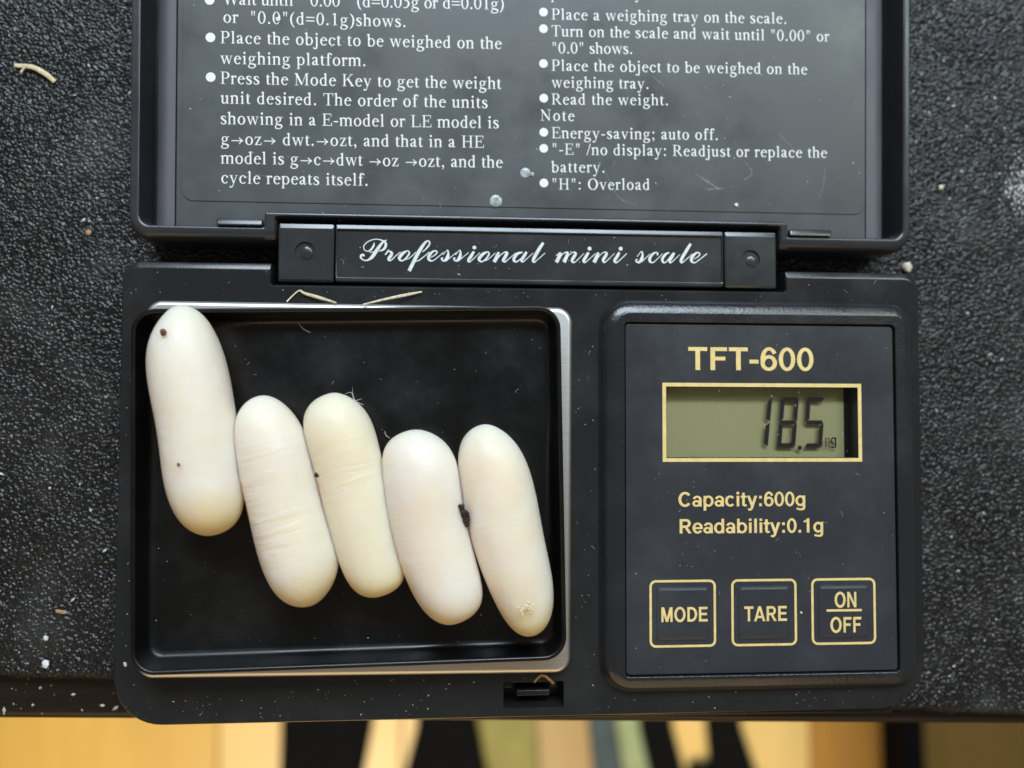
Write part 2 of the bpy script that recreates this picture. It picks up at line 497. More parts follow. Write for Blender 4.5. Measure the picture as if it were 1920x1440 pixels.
M_BASE = plastic("black_case_plastic", (0.017, 0.0175, 0.018), 0.18, 0.6)
M_LID = plastic("black_lid_plastic", (0.036, 0.038, 0.043), 0.21, 0.6, dirt=0.05)
M_LABEL = plastic("grey_black_label_sheet", (0.076, 0.081, 0.085), 0.32, 0.6, grain=0.05, dirt=0.09, smear=0.34)
M_STRIP = plastic("frosted_lid_strip", (0.12, 0.118, 0.135), 0.5, 0.5, grain=0.5, grain_scale=2500, dirt=0.1)
M_HINGE = plastic("black_hinge_plastic", (0.034, 0.035, 0.037), 0.17, 0.65, dirt=0.10, smear=0.22)
M_POD = plastic("textured_pod_plastic", (0.018, 0.019, 0.021), 0.22, 0.6, grain=0.9, grain_scale=2200)
M_FACE = plastic("navy_black_face_plate", (0.034, 0.037, 0.043), 0.34, 0.5, grain=0.05, dirt=0.05, smear=0.16)
M_TRAY = plastic("glossy_tray_plastic", (0.0036, 0.0038, 0.0040), 0.27, 0.5, grain=0.12, grain_scale=2600, dirt=0.022, smear=0.07)
M_DARK = flat("hollow_black", (0.006, 0.006, 0.006), 0.6)
M_PRINT = flat("white_print", (0.90, 0.93, 0.90), 0.5, vary=0.10, vscale=2500)
M_SILVER = flat("silver_print", (0.78, 0.83, 0.82), 0.42, vary=0.12, vscale=1500)
M_GOLD = flat("gold_print", (0.93, 0.70, 0.29), 0.40, 0.1, vary=0.10, vscale=900)
M_SEG = flat("lcd_segment", (0.035, 0.028, 0.034), 0.5)
M_SEG_FAINT = flat("lcd_segment_faint", (0.16, 0.15, 0.10), 0.5)
M_STRAW = flat("pale_straw", (0.74, 0.62, 0.40), 0.6, vary=0.25, vscale=1500)
M_BROWN_STRAW = flat("brown_straw", (0.36, 0.20, 0.07), 0.6, vary=0.3, vscale=1500)
M_CHALK = flat("white_crumb", (0.74, 0.75, 0.73), 0.7, vary=0.12, vscale=2000)
M_GRIT = flat("cream_crumb", (0.66, 0.62, 0.47), 0.7, vary=0.25, vscale=1500)
M_TAN = flat("tan_crumb", (0.42, 0.24, 0.12), 0.7, vary=0.3, vscale=1500)
M_SOIL = flat("dark_soil", (0.022, 0.013, 0.010), 0.65, vary=0.5, vscale=2500)
M_RUST = flat("rust_speck", (0.12, 0.035, 0.02), 0.6, vary=0.4, vscale=2500)
M_DUST = flat("pale_dust", (0.55, 0.55, 0.52), 0.7, vary=0.2, vscale=700)


def mat_steel():
    m, nt, b = material("brushed_steel")
    L = nt.links.new
    n = node(nt, "ShaderNodeTexNoise", i_Scale=1.0, i_Detail=4.0, i_Roughness=0.6)
    L(coords(nt, (150, 6000, 150)), n.inputs["Vector"])
    r = ramp(nt, n.outputs["Fac"], [(0.3, (0.72, 0.71, 0.68)), (0.7, (0.86, 0.85, 0.82))])
    L(r.outputs[0], b.inputs["Base Color"])
    b.inputs["Metallic"].default_value = 1.0
    b.inputs["Roughness"].default_value = 0.42
    bp = node(nt, "ShaderNodeBump", i_Strength=0.25, i_Distance=0.00003)
    L(n.outputs["Fac"], bp.inputs["Height"])
    L(bp.outputs[0], b.inputs["Normal"])
    return m


def mat_lcd():
    m, nt, b = material("lcd_reflector")
    L = nt.links.new
    n = node(nt, "ShaderNodeTexNoise", i_Scale=5000.0, i_Detail=2.0)
    L(coords(nt), n.inputs["Vector"])
    r = ramp(nt, n.outputs["Fac"], [(0.3, (0.80, 0.72, 0.35)), (0.7, (0.80, 0.76, 0.44))])
    L(r.outputs[0], b.inputs["Base Color"])
    b.inputs["Roughness"].default_value = 0.30
    b.inputs["Metallic"].default_value = 0.0
    bp = node(nt, "ShaderNodeBump", i_Strength=0.25, i_Distance=0.00003)
    L(n.outputs["Fac"], bp.inputs["Height"])
    L(bp.outputs[0], b.inputs["Normal"])
    return m


def mat_pane():
    m = bpy.data.materials.new("clear_window")
    m.use_nodes = True
    nt = m.node_tree
    nt.nodes.clear()
    out = nt.nodes.new("ShaderNodeOutputMaterial")
    tr = node(nt, "ShaderNodeBsdfTransparent")
    tr.inputs[0].default_value = (0.95, 0.96, 0.94, 1)
    gl = node(nt, "ShaderNodeBsdfGlossy")
    gl.inputs["Roughness"].default_value = 0.12
    fr = node(nt, "ShaderNodeFresnel", i_IOR=1.45)
    mx = nt.nodes.new("ShaderNodeMixShader")
    nt.links.new(fr.outputs[0], mx.inputs[0])
    nt.links.new(tr.outputs[0], mx.inputs[1])
    nt.links.new(gl.outputs[0], mx.inputs[2])
    nt.links.new(mx.outputs[0], out.inputs[0])
    return m


def mat_egg(i):
    """leathery shell: creamy white with a faint blotch, fine pores, creases across the long axis (local X)"""
    tone = [(0.885, 0.80, 0.72), (0.89, 0.803, 0.725), (0.885, 0.785, 0.64), (0.90, 0.806, 0.745), (0.89, 0.797, 0.705)][i]
    m, nt, b = material("egg_shell")
    L = nt.links.new
    t = nt.nodes.new("ShaderNodeTexCoord")
    off = node(nt, "ShaderNodeMapping")
    off.inputs["Location"].default_value = (i * 0.37, i * 0.21, i * 0.11)
    L(t.outputs["Object"], off.inputs[0])
    co = off.outputs[0]
    bl = node(nt, "ShaderNodeTexNoise", i_Scale=110.0, i_Detail=4.0, i_Roughness=0.55)
    L(co, bl.inputs["Vector"])
    hi = tuple(min(1, c * 1.03) for c in tone)
    lo = (tone[0] * 0.985, tone[1] * 0.95, tone[2] * 0.90)
    cr = ramp(nt, bl.outputs["Fac"], [(0.30, lo), (0.70, hi)])
    # scattered tiny grey-brown dots
    vo = node(nt, "ShaderNodeTexVoronoi", i_Scale=330.0)
    L(co, vo.inputs["Vector"])
    dr = ramp(nt, vo.outputs["Distance"], [(0.03, 1.0), (0.07, 0.0)])
    ms = node(nt, "ShaderNodeTexNoise", i_Scale=95.0, i_Detail=1.0)
    L(co, ms.inputs["Vector"])
    mr = ramp(nt, ms.outputs["Fac"], [(0.60, 0.0), (0.66, 0.7)])
    mu = node(nt, "ShaderNodeMath", operation='MULTIPLY')
    L(dr.outputs[0], mu.inputs[0])
    L(mr.outputs[0], mu.inputs[1])
    mx = node(nt, "ShaderNodeMix", data_type='RGBA')
    mx.inputs[7].default_value = (0.30, 0.22, 0.17, 1)
    L(mu.outputs[0], mx.inputs[0])
    L(cr.outputs[0], mx.inputs[6])
    # yolk-yellow lower ends, part pigment, part warm light painted in; some blotches too
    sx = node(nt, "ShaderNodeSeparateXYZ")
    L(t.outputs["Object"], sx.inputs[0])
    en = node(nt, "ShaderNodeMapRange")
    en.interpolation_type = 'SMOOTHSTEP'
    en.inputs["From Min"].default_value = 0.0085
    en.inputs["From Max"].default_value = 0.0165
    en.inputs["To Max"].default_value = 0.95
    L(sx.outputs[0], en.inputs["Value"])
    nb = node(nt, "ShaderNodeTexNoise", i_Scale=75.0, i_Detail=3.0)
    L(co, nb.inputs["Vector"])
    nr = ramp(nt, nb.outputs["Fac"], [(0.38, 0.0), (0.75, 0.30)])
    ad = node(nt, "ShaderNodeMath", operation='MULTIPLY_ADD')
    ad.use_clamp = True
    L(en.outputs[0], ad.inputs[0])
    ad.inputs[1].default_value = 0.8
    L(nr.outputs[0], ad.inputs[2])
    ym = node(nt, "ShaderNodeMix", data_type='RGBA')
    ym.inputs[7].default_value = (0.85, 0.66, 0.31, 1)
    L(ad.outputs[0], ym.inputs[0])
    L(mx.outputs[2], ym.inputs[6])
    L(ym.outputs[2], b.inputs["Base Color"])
    b.inputs["Roughness"].default_value = 0.42
    b.inputs["Specular IOR Level"].default_value = 0.32
    b.inputs["Subsurface Weight"].default_value = 0.85
    b.inputs["Subsurface Radius"].default_value = (1.0, 0.60, 0.26)
    b.inputs["Subsurface Scale"].default_value = 0.0065
    # creases
    def mapped(scale, rz=0.0):
        mp = node(nt, "ShaderNodeMapping")
        mp.inputs["Scale"].default_value = scale
        mp.inputs["Rotation"].default_value = (0, 0, rz)
        L(co, mp.inputs[0])
        return mp.outputs[0]
    wr = node(nt, "ShaderNodeTexNoise", i_Scale=1.0, i_Detail=3.0, i_Roughness=0.5)
    wr.inputs["Distortion"].default_value = 0.6
    L(mapped((900, 95, 95), 0.06), wr.inputs["Vector"])
    wrr = ramp(nt, wr.outputs["Fac"], [(0.42, 0.0), (0.60, 1.0)])
    band_n = node(nt, "ShaderNodeTexNoise", i_Scale=1.0, i_Detail=1.0)
    L(mapped((120, 60, 60)), band_n.inputs["Vector"])
    bm_ = ramp(nt, band_n.outputs["Fac"], [(0.42, 0.04), (0.62, 1.0)])
    w2 = node(nt, "ShaderNodeMath", operation='MULTIPLY')
    L(wrr.outputs[0], w2.inputs[0])
    L(bm_.outputs[0], w2.inputs[1])
    sep = node(nt, "ShaderNodeSeparateXYZ")
    L(t.outputs["Object"], sep.inputs[0])
    mid = node(nt, "ShaderNodeMath", operation='ABSOLUTE')
    L(sep.outputs[0], mid.inputs[0])
    mk = node(nt, "ShaderNodeMapRange")
    mk.inputs["From Min"].default_value = 0.004
    mk.inputs["From Max"].default_value = 0.0105
    mk.inputs["To Min"].default_value = 1.0
    mk.inputs["To Max"].default_value = 0.05
    L(mid.outputs[0], mk.inputs["Value"])
    w3 = node(nt, "ShaderNodeMath", operation='MULTIPLY')
    L(w2.outputs[0], w3.inputs[0])
    L(mk.outputs[0], w3.inputs[1])
    b1 = node(nt, "ShaderNodeBump", i_Strength=[0.35, 0.75, 0.5, 0.16, 0.32][i], i_Distance=0.00015)
    L(w3.outputs[0], b1.inputs["Height"])
    po = node(nt, "ShaderNodeTexNoise", i_Scale=2400.0, i_Detail=3.0)
    L(co, po.inputs["Vector"])
    b2 = node(nt, "ShaderNodeBump", i_Strength=0.6, i_Distance=0.00006)
    L(po.outputs["Fac"], b2.inputs["Height"])
    L(b1.outputs[0], b2.inputs["Normal"])
    lump = node(nt, "ShaderNodeTexNoise", i_Scale=170.0, i_Detail=2.0)
    L(co, lump.inputs["Vector"])
    b3 = node(nt, "ShaderNodeBump", i_Strength=0.55, i_Distance=0.0007)
    L(lump.outputs["Fac"], b3.inputs["Height"])
    L(b2.outputs[0], b3.inputs["Normal"])
    L(b3.outputs[0], b.inputs["Normal"])
    return m


def mat_foam():
    m, nt, b = material("black_foam_rubber")
    L = nt.links.new
    co = coords(nt)
    n = node(nt, "ShaderNodeTexNoise", i_Scale=2200.0, i_Detail=3.0, i_Roughness=0.6)
    L(co, n.inputs["Vector"])
    big = node(nt, "ShaderNodeTexNoise", i_Scale=60.0, i_Detail=3.0)
    L(co, big.inputs["Vector"])
    r = ramp(nt, big.outputs["Fac"], [(0.36, (0.006, 0.0061, 0.006)), (0.55, (0.013, 0.0132, 0.0128)), (0.72, (0.040, 0.040, 0.038))])
    sp_ = node(nt, "ShaderNodeTexVoronoi", i_Scale=520.0)
    L(co, sp_.inputs["Vector"])
    sr = ramp(nt, sp_.outputs["Distance"], [(0.05, 0.6), (0.13, 0.0)])
    ss = ramp(nt, n.outputs["Fac"], [(0.50, 0.0), (0.60, 1.0)])
    mu = node(nt, "ShaderNodeMath", operation='MULTIPLY')
    L(sr.outputs[0], mu.inputs[0])
    L(ss.outputs[0], mu.inputs[1])
    mx = node(nt, "ShaderNodeMix", data_type='RGBA')
    mx.inputs[7].default_value = (0.42, 0.42, 0.40, 1)
    L(mu.outputs[0], mx.inputs[0])
    L(r.outputs[0], mx.inputs[6])
    L(mx.outputs[2], b.inputs["Base Color"])
    b.inputs["Roughness"].default_value = 0.30
    b.inputs["Specular IOR Level"].default_value = 0.5
    bp = node(nt, "ShaderNodeBump", i_Strength=0.5, i_Distance=0.00008)
    L(n.outputs["Fac"], bp.inputs["Height"])
    L(bp.outputs[0], b.inputs["Normal"])
    return m


def mat_wood(name, a, c, rough, scale=(70, 4, 70)):
    m, nt, b = material(name)
    L = nt.links.new
    n = node(nt, "ShaderNodeTexNoise", i_Scale=1.0, i_Detail=6.0, i_Roughness=0.6)
    n.inputs["Distortion"].default_value = 0.4
    L(coords(nt, scale), n.inputs["Vector"])
    r = ramp(nt, n.outputs["Fac"], [(0.3, a), (0.7, c)])
    L(r.outputs[0], b.inputs["Base Color"])
    b.inputs["Roughness"].default_value = rough
    bp = node(nt, "ShaderNodeBump", i_Strength=0.15, i_Distance=0.0005)
    L(n.outputs["Fac"], bp.inputs["Height"])
    L(bp.outputs[0], b.inputs["Normal"])
    return m


M_STEEL, M_LCD, M_PANE, M_FOAM = mat_steel(), mat_lcd(), mat_pane(), mat_foam()
M_BOARD = mat_wood("dark_lacquered_board", (0.010, 0.0065, 0.004), (0.020, 0.012, 0.007), 0.35, (30, 400, 400))
M_FLOOR = [mat_wood("honey_floor_wood", (0.56, 0.335, 0.062), (0.66, 0.41, 0.085), 0.4, (45, 5, 45)),
           mat_wood("pale_floor_wood", (0.68, 0.46, 0.15), (0.74, 0.52, 0.19), 0.4, (45, 5, 45)),
           mat_wood("brown_floor_wood", (0.15, 0.088, 0.020), (0.21, 0.125, 0.03), 0.4, (45, 5, 45)),
           mat_wood("orange_floor_wood", (0.36, 0.17, 0.03), (0.46, 0.23, 0.045), 0.4, (45, 5, 45)),
           mat_wood("ochre_floor_wood", (0.34, 0.22, 0.075), (0.42, 0.28, 0.10), 0.4, (45, 5, 45))]

# ------------------------------------------------------------------ lettering
STEM, HAIR, XH, CAP, ASC, DESC = 88, 36, 455, 662, 683, -217
ADV = dict(zip("abcdefghijlmnoprstuvwyz", (444, 500, 444, 500, 444, 333, 500, 500, 278, 278, 278, 778, 500, 500, 500, 333, 389, 278, 500, 500, 722, 500, 444)))
ADV.update({'E': 611, 'H': 722, 'K': 722, 'L': 611, 'M': 889, 'N': 722, 'O': 722, 'P': 556, 'R': 667, 'T': 611, 'W': 944,
            '0': 500, '1': 500, '5': 500, '.': 250, ',': 250, ':': 278, ';': 278, '"': 408, '(': 333, ')': 333, '=': 564,
            '-': 333, '/': 278, '>': 800, ' ': 250})


def g_box(x0, y0, x1, y1):
    return [(x0, y0), (x1, y0), (x1, y1), (x0, y1)]


def g_ring(cx, cy, rx, ry, tx, ty, a0=0, a1=360, n=26):
    o, i = [], []
    for k in range(n + 1):
        t = math.radians(a0 + (a1 - a0) * k / n)
        o.append((cx + rx * math.cos(t), cy + ry * math.sin(t)))
        i.append((cx + (rx - tx) * math.cos(t), cy + (ry - ty) * math.sin(t)))
    return ('strip', o, i)


def g_dot(cx, cy, r):
    return [(cx + r * math.cos(2 * math.pi * k / 14), cy + r * math.sin(2 * math.pi * k / 14)) for k in range(14)]


def g_band(*pts):
    return ('band', pts)


def serif(x, y, half, up):
    h = 24
    return g_box(x - half, y, x + half, y + h) if up else g_box(x - half, y - h, x + half, y)


def stem(cx, y0, y1, foot=True, head=None, half=None):
    g = [g_box(cx - STEM / 2, y0, cx + STEM / 2, y1)]
    hf = half or 105
    if foot:
        g.append(serif(cx, y0, hf, True))
    if head == 'flag':
        g.append([(cx - STEM / 2 - 68, y1 - 62), (cx - STEM / 2 + 5, y1 - 82), (cx + STEM / 2, y1), (cx + STEM / 2 - 14, y1 + 6), (cx - STEM / 2 - 68, y1 - 36)])
    elif head:
        g.append(serif(cx, y1, hf, False))
    return g


def arch(x0, x1, foot=True):
    """shoulder from the stem at x0 to a stem at x1"""
    return [g_band((x0 + 20, 350, 30), (x0 + 85, 425, 44), (x0 + 150, 438, 62), (x1 - 20, 400, 84), (x1, 330, STEM), (x1, 200, STEM))] + \
        [g_box(x1 - STEM / 2, 0, x1 + STEM / 2, 240)] + ([serif(x1, 0, 92, True)] if foot else [])


def glyph(c):
    if c == 'a':
        return [g_band((62, 330, 80), (95, 400, 66), (180, 438, 44), (265, 415, 70), (292, 330, STEM), (292, 120, STEM)),
                g_band((292, 60, STEM), (310, 28, 60), (350, 22, 40), (430, 60, 26)), g_box(292 - STEM / 2, 50, 292 + STEM / 2, 200),
                g_band((290, 268, 34), (180, 225, 46), (90, 165, 74), (75, 90, 92), (115, 35, 66), (185, 45, 44), (280, 110, 32))]
    if c == 'b':
        return stem(105, 0, ASC, False, 'flag') + [g_ring(262, 222, 212, 232, 92, 40, -140, 140)] + [g_band((105, 40, 30), (170, 8, 34), (262, 10, 40))]
    if c == 'c':
        return [g_ring(245, 222, 215, 234, 98, 42, 40, 318), g_dot(375, 352, 52)]
    if c == 'd':
        return stem(370, 30, ASC, False, 'flag') + [g_ring(238, 222, 212, 232, 92, 40, 40, 320), g_box(370, 16, 470, 42), g_box(370 - STEM / 2, 0, 370 + STEM / 2, 60)]
    if c == 'e':
        return [g_ring(238, 222, 210, 234, 94, 42, 8, 318), g_box(60, 262, 432, 298)]
    if c == 'f':
        return stem(150, 0, 560, True, None, 125) + [g_band((150, 540, STEM), (165, 630, 80), (235, 672, 50), (300, 655, 50)), g_dot(325, 618, 50), g_box(22, 425, 310, 458)]
    if c == 'g':
        return [g_ring(222, 305, 170, 152, 82, 36), g_band((345, 400, 30), (400, 425, 36), (478, 425, 44)),
                g_band((150, 165, 30), (95, 100, 46), (130, 50, 60), (260, 22, 74), (400, -20, 84), (430, -95, 66), (340, -182, 48), (220, -200, 44), (85, -170, 56), (50, -100, 62), (100, -35, 46), (150, 10, 32))]
    if c == 'h':
        return stem(100, 0, ASC, True, 'flag') + arch(100, 382)
    if c == 'i':
        return stem(140, 0, XH, True, 'flag') + [g_dot(136, 612, 62)]
    if c == 'j':
        return stem(150, -80, XH, False, 'flag') + [g_dot(148, 612, 62), g_band((150, -70, STEM), (125, -165, 74), (55, -195, 46), (-10, -175, 46)), g_dot(-28, -155, 46)]
    if c == 'l':
        return stem(140, 0, ASC, True, 'flag')
    if c == 'm':
        return stem(100, 0, XH, True, 'flag', 92) + arch(100, 380) + arch(380, 668)
    if c == 'n':
        return stem(100, 0, XH, True, 'flag') + arch(100, 382)
    if c == 'o':
        return [g_ring(250, 225, 222, 238, 98, 42)]
    if c == 'p':
        return stem(105, DESC, XH, True, 'flag') + [g_ring(262, 222, 212, 232, 92, 40, -140, 140)]
    if c == 'r':
        return stem(105, 0, XH, True, 'flag') + [g_band((120, 330, 30), (180, 415, 50), (265, 430, 70)), g_dot(288, 402, 56)]
    if c == 's':
        return [g_band((318, 330, 30), (290, 415, 44), (200, 440, 46), (95, 400, 76), (85, 325, 92), (180, 250, 96), (290, 175, 96), (315, 95, 84), (250, 22, 52), (150, 8, 44), (75, 45, 50), (48, 135, 28))]
    if c == 't':
        return [g_band((115, 560, 24), (115, 440, STEM), (115, 150, STEM), (125, 55, 76), (180, 18, 46), (275, 60, 26)), g_box(18, 422, 268, 456)]
    if c == 'u':
        return stem(100, 120, XH, False, 'flag') + [g_band((100, 140, STEM), (110, 55, 80), (190, 20, 52), (290, 60, 36), (370, 120, 28))] + stem(370, 0, XH, False, 'flag') + [g_box(370, 4, 478, 34)]
    if c == 'v':
        return [[(40, 440), (140, 440), (275, 90), (230, -12)], [(400, 440), (440, 440), (265, -12), (230, -12)], g_box(8, 426, 205, 450), g_box(325, 426, 490, 450)]
    if c == 'w':
        return [[(40, 440), (135, 440), (255, 90), (215, -12)], [(345, 440), (380, 440), (250, -12), (215, -12)], [(325, 440), (415, 440), (530, 90), (490, -12)],
                [(625, 440), (662, 440), (525, -12), (490, -12)], g_box(8, 426, 200, 450), g_box(275, 426, 460, 450), g_box(560, 426, 715, 450)]
    if c == 'y':
        return [[(40, 440), (140, 440), (280, 80), (235, -12)], [(400, 440), (440, 440), (220, -130), (180, -130)], g_box(8, 426, 205, 450), g_box(325, 426, 490, 450),
                g_band((205, -120, 40), (150, -195, 50), (70, -195, 70)), g_dot(62, -180, 46)]
    if c == 'z':
        return [g_box(40, 414, 400, 450), g_box(30, 0, 415, 36), [(30, 0), (125, 0), (400, 450), (305, 450)], g_box(380, 0, 415, 135), g_box(40, 320, 72, 450)]
    if c == 'E':
        return stem(150, 0, CAP, True, True, 135) + [g_box(150, CAP - 36, 550, CAP), g_box(150, 0, 580, 36), g_box(150, 325, 430, 361), g_box(518, 500, 550, CAP), g_box(548, 0, 585, 165), g_box(400, 245, 432, 440)]
    if c == 'H':
        return stem(150, 0, CAP, True, True, 130) + stem(572, 0, CAP, True, True, 130) + [g_box(150, 318, 572, 356)]
    if c == 'K':
        return stem(150, 0, CAP, True, True, 130) + [[(190, 300), (235, 300), (610, 650), (555, 650)], [(290, 390), (400, 430), (700, 10), (585, 10)], g_box(465, 638, 670, CAP), g_box(500, 0, 725, 24)]
    if c == 'L':
        return stem(150, 0, CAP, True, True, 130) + [g_box(150, 0, 575, 36), g_box(545, 0, 590, 180)]
    if c == 'M':
        return [g_box(120, 0, 156, CAP), serif(138, 0, 118, True), [(40, CAP), (190, CAP), (470, 110), (425, 10)], [(690, CAP), (735, CAP), (450, 10), (425, 10)], g_box(40, CAP - 24, 180, CAP)] + \
            stem(745, 0, CAP, True, None, 125) + [g_box(690, CAP - 24, 870, CAP)]
    if c == 'N':
        return [g_box(120, 0, 156, CAP), serif(138, 0, 118, True), [(30, CAP), (165, CAP), (610, 90), (610, -12), (580, -12)], g_box(576, 0, 612, CAP), serif(594, CAP, 118, False)]
    if c == 'O':
        return [g_ring(361, 331, 330, 345, 118, 40)]
    if c == 'P':
        return stem(145, 0, CAP, True, True, 130) + [g_box(145, CAP - 34, 330, CAP), g_box(145, 285, 320, 319), g_ring(315, 473, 225, 190, 108, 36, -90, 90)]
    if c == 'R':
        return stem(145, 0, CAP, True, True, 130) + [g_box(145, CAP - 34, 330, CAP), g_box(145, 310, 320, 344), g_ring(315, 486, 220, 176, 108, 36, -90, 90), [(265, 325), (375, 325), (640, 10), (530, 10)], g_box(500, 0, 665, 24)]
    if c == 'T':
        return stem(305, 0, CAP, True, None, 140) + [g_box(20, CAP - 36, 592, CAP), g_box(20, 495, 52, CAP), g_box(560, 495, 592, CAP)]
    if c == 'W':
        return [[(40, CAP), (160, CAP), (345, 120), (295, -12)], [(470, CAP), (505, CAP), (325, -12), (295, -12)], [(430, CAP), (545, CAP), (720, 120), (670, -12)],
                [(855, CAP), (890, CAP), (700, -12), (670, -12)], g_box(5, CAP - 24, 245, CAP), g_box(350, CAP - 24, 620, CAP), g_box(760, CAP - 24, 935, CAP)]
    if c == '0':
        return [g_ring(250, 331, 222, 345, 92, 38)]
    if c == '1':
        return stem(262, 0, 660, True, None, 130) + [[(110, 575), (218, 600), (300, 676), (262, 676), (110, 605)]]
    if c == '5':
        return [g_box(140, 590, 420, 660), g_box(140, 420, 172, 660), g_band((140, 410, 44), (260, 405, 66), (365, 320, 92), (375, 200, 96), (300, 65, 70), (180, 10, 44), (70, 20, 60))]
    if c == '.':
        return [g_dot(125, 48, 62)]
    if c == ',':
        return [g_dot(115, 48, 60), g_band((150, 40, 44), (145, -50, 40), (80, -125, 24))]
    if c == ':':
        return [g_dot(139, 48, 60), g_dot(139, 400, 60)]
    if c == ';':
        return [g_dot(139, 400, 60), g_dot(130, 48, 58), g_band((165, 40, 44), (160, -50, 40), (95, -125, 24))]
    if c == '"':
        return [[(95, 676), (175, 676), (150, 425), (120, 425)], [(240, 676), (320, 676), (295, 425), (265, 425)]]
    if c in '()':
        p = [(290, 676, 24), (170, 560, 60), (95, 380, 84), (95, 180, 84), (170, -40, 60), (290, -165, 24)]
        return [g_band(*[(x if c == '(' else 333 - x, y, w) for x, y, w in p])]
    if c == '=':
        return [g_box(30, 375, 534, 430), g_box(30, 185, 534, 240)]
    if c == '-':
        return [g_box(40, 200, 290, 265)]
    if c == '/':
        return [[(0, -14), (50, -14), (285, 676), (235, 676)]]
    if c == '>':
        return [g_box(70, 200, 700, 248), g_band((520, 400, 44), (600, 300, 50), (730, 224, 52)), g_band((730, 224, 52), (600, 148, 50), (520, 48, 44))]
    return []


def serif_line(mb, text, x0, y0, x1, y1, em, z):
    """sets a line from its left to its right end, spacing it out to fit"""
    s = em / 1000.0
    sx = s * 0.91
    nat = sum(ADV[c] for c in text) * sx
    L = math.hypot(x1 - x0, y1 - y0)
    extra = (L - nat) / max(1, len(text) - 1)
    if extra < -0.05 * em:
        sx = sx * L / nat
        extra = 0
    ux, uy = (x1 - x0) / L, (y1 - y0) / L
    pen, zz = 0.0, z

    def tr(p):
        lx, ly = pen + p[0] * sx, p[1] * s
        return (x0 + lx * ux - ly * uy, y0 + lx * uy + ly * ux)
    for c in text:
        for k, g in enumerate(glyph(c)):
            zz = z + 0.0015 * (k % 6)
            if g[0] == 'strip':
                b = len(mb.v)
                n = len(g[1])
                for p, q in zip(g[1], g[2]):
                    mb.v.append((*tr(p), zz))
                    mb.v.append((*tr(q), zz))
                for i in range(n - 1):
                    mb.f.append((b + 2 * i, b + 2 * i + 2, b + 2 * i + 3, b + 2 * i + 1))
            elif g[0] == 'band':
                band(mb, [(*tr(p), p[2] * s) for p in g[1]], zz, 5)
            else:
                mb.poly([tr(p) for p in g], zz)
        pen += ADV[c] * sx + extra


SANS_ADV = {'T': 611, 'F': 611, '-': 333, '6': 556, '0': 556, 'C': 722, 'a': 556, 'p': 611, 'c': 556, 'i': 278, 't': 333, 'y': 556, ':': 320, 'g': 611,
            'R': 722, 'e': 556, 'd': 611, 'b': 611, 'l': 278, '.': 278, '1': 556, 'M': 833, 'O': 778, 'D': 722, 'E': 667, 'A': 722, 'N': 722}


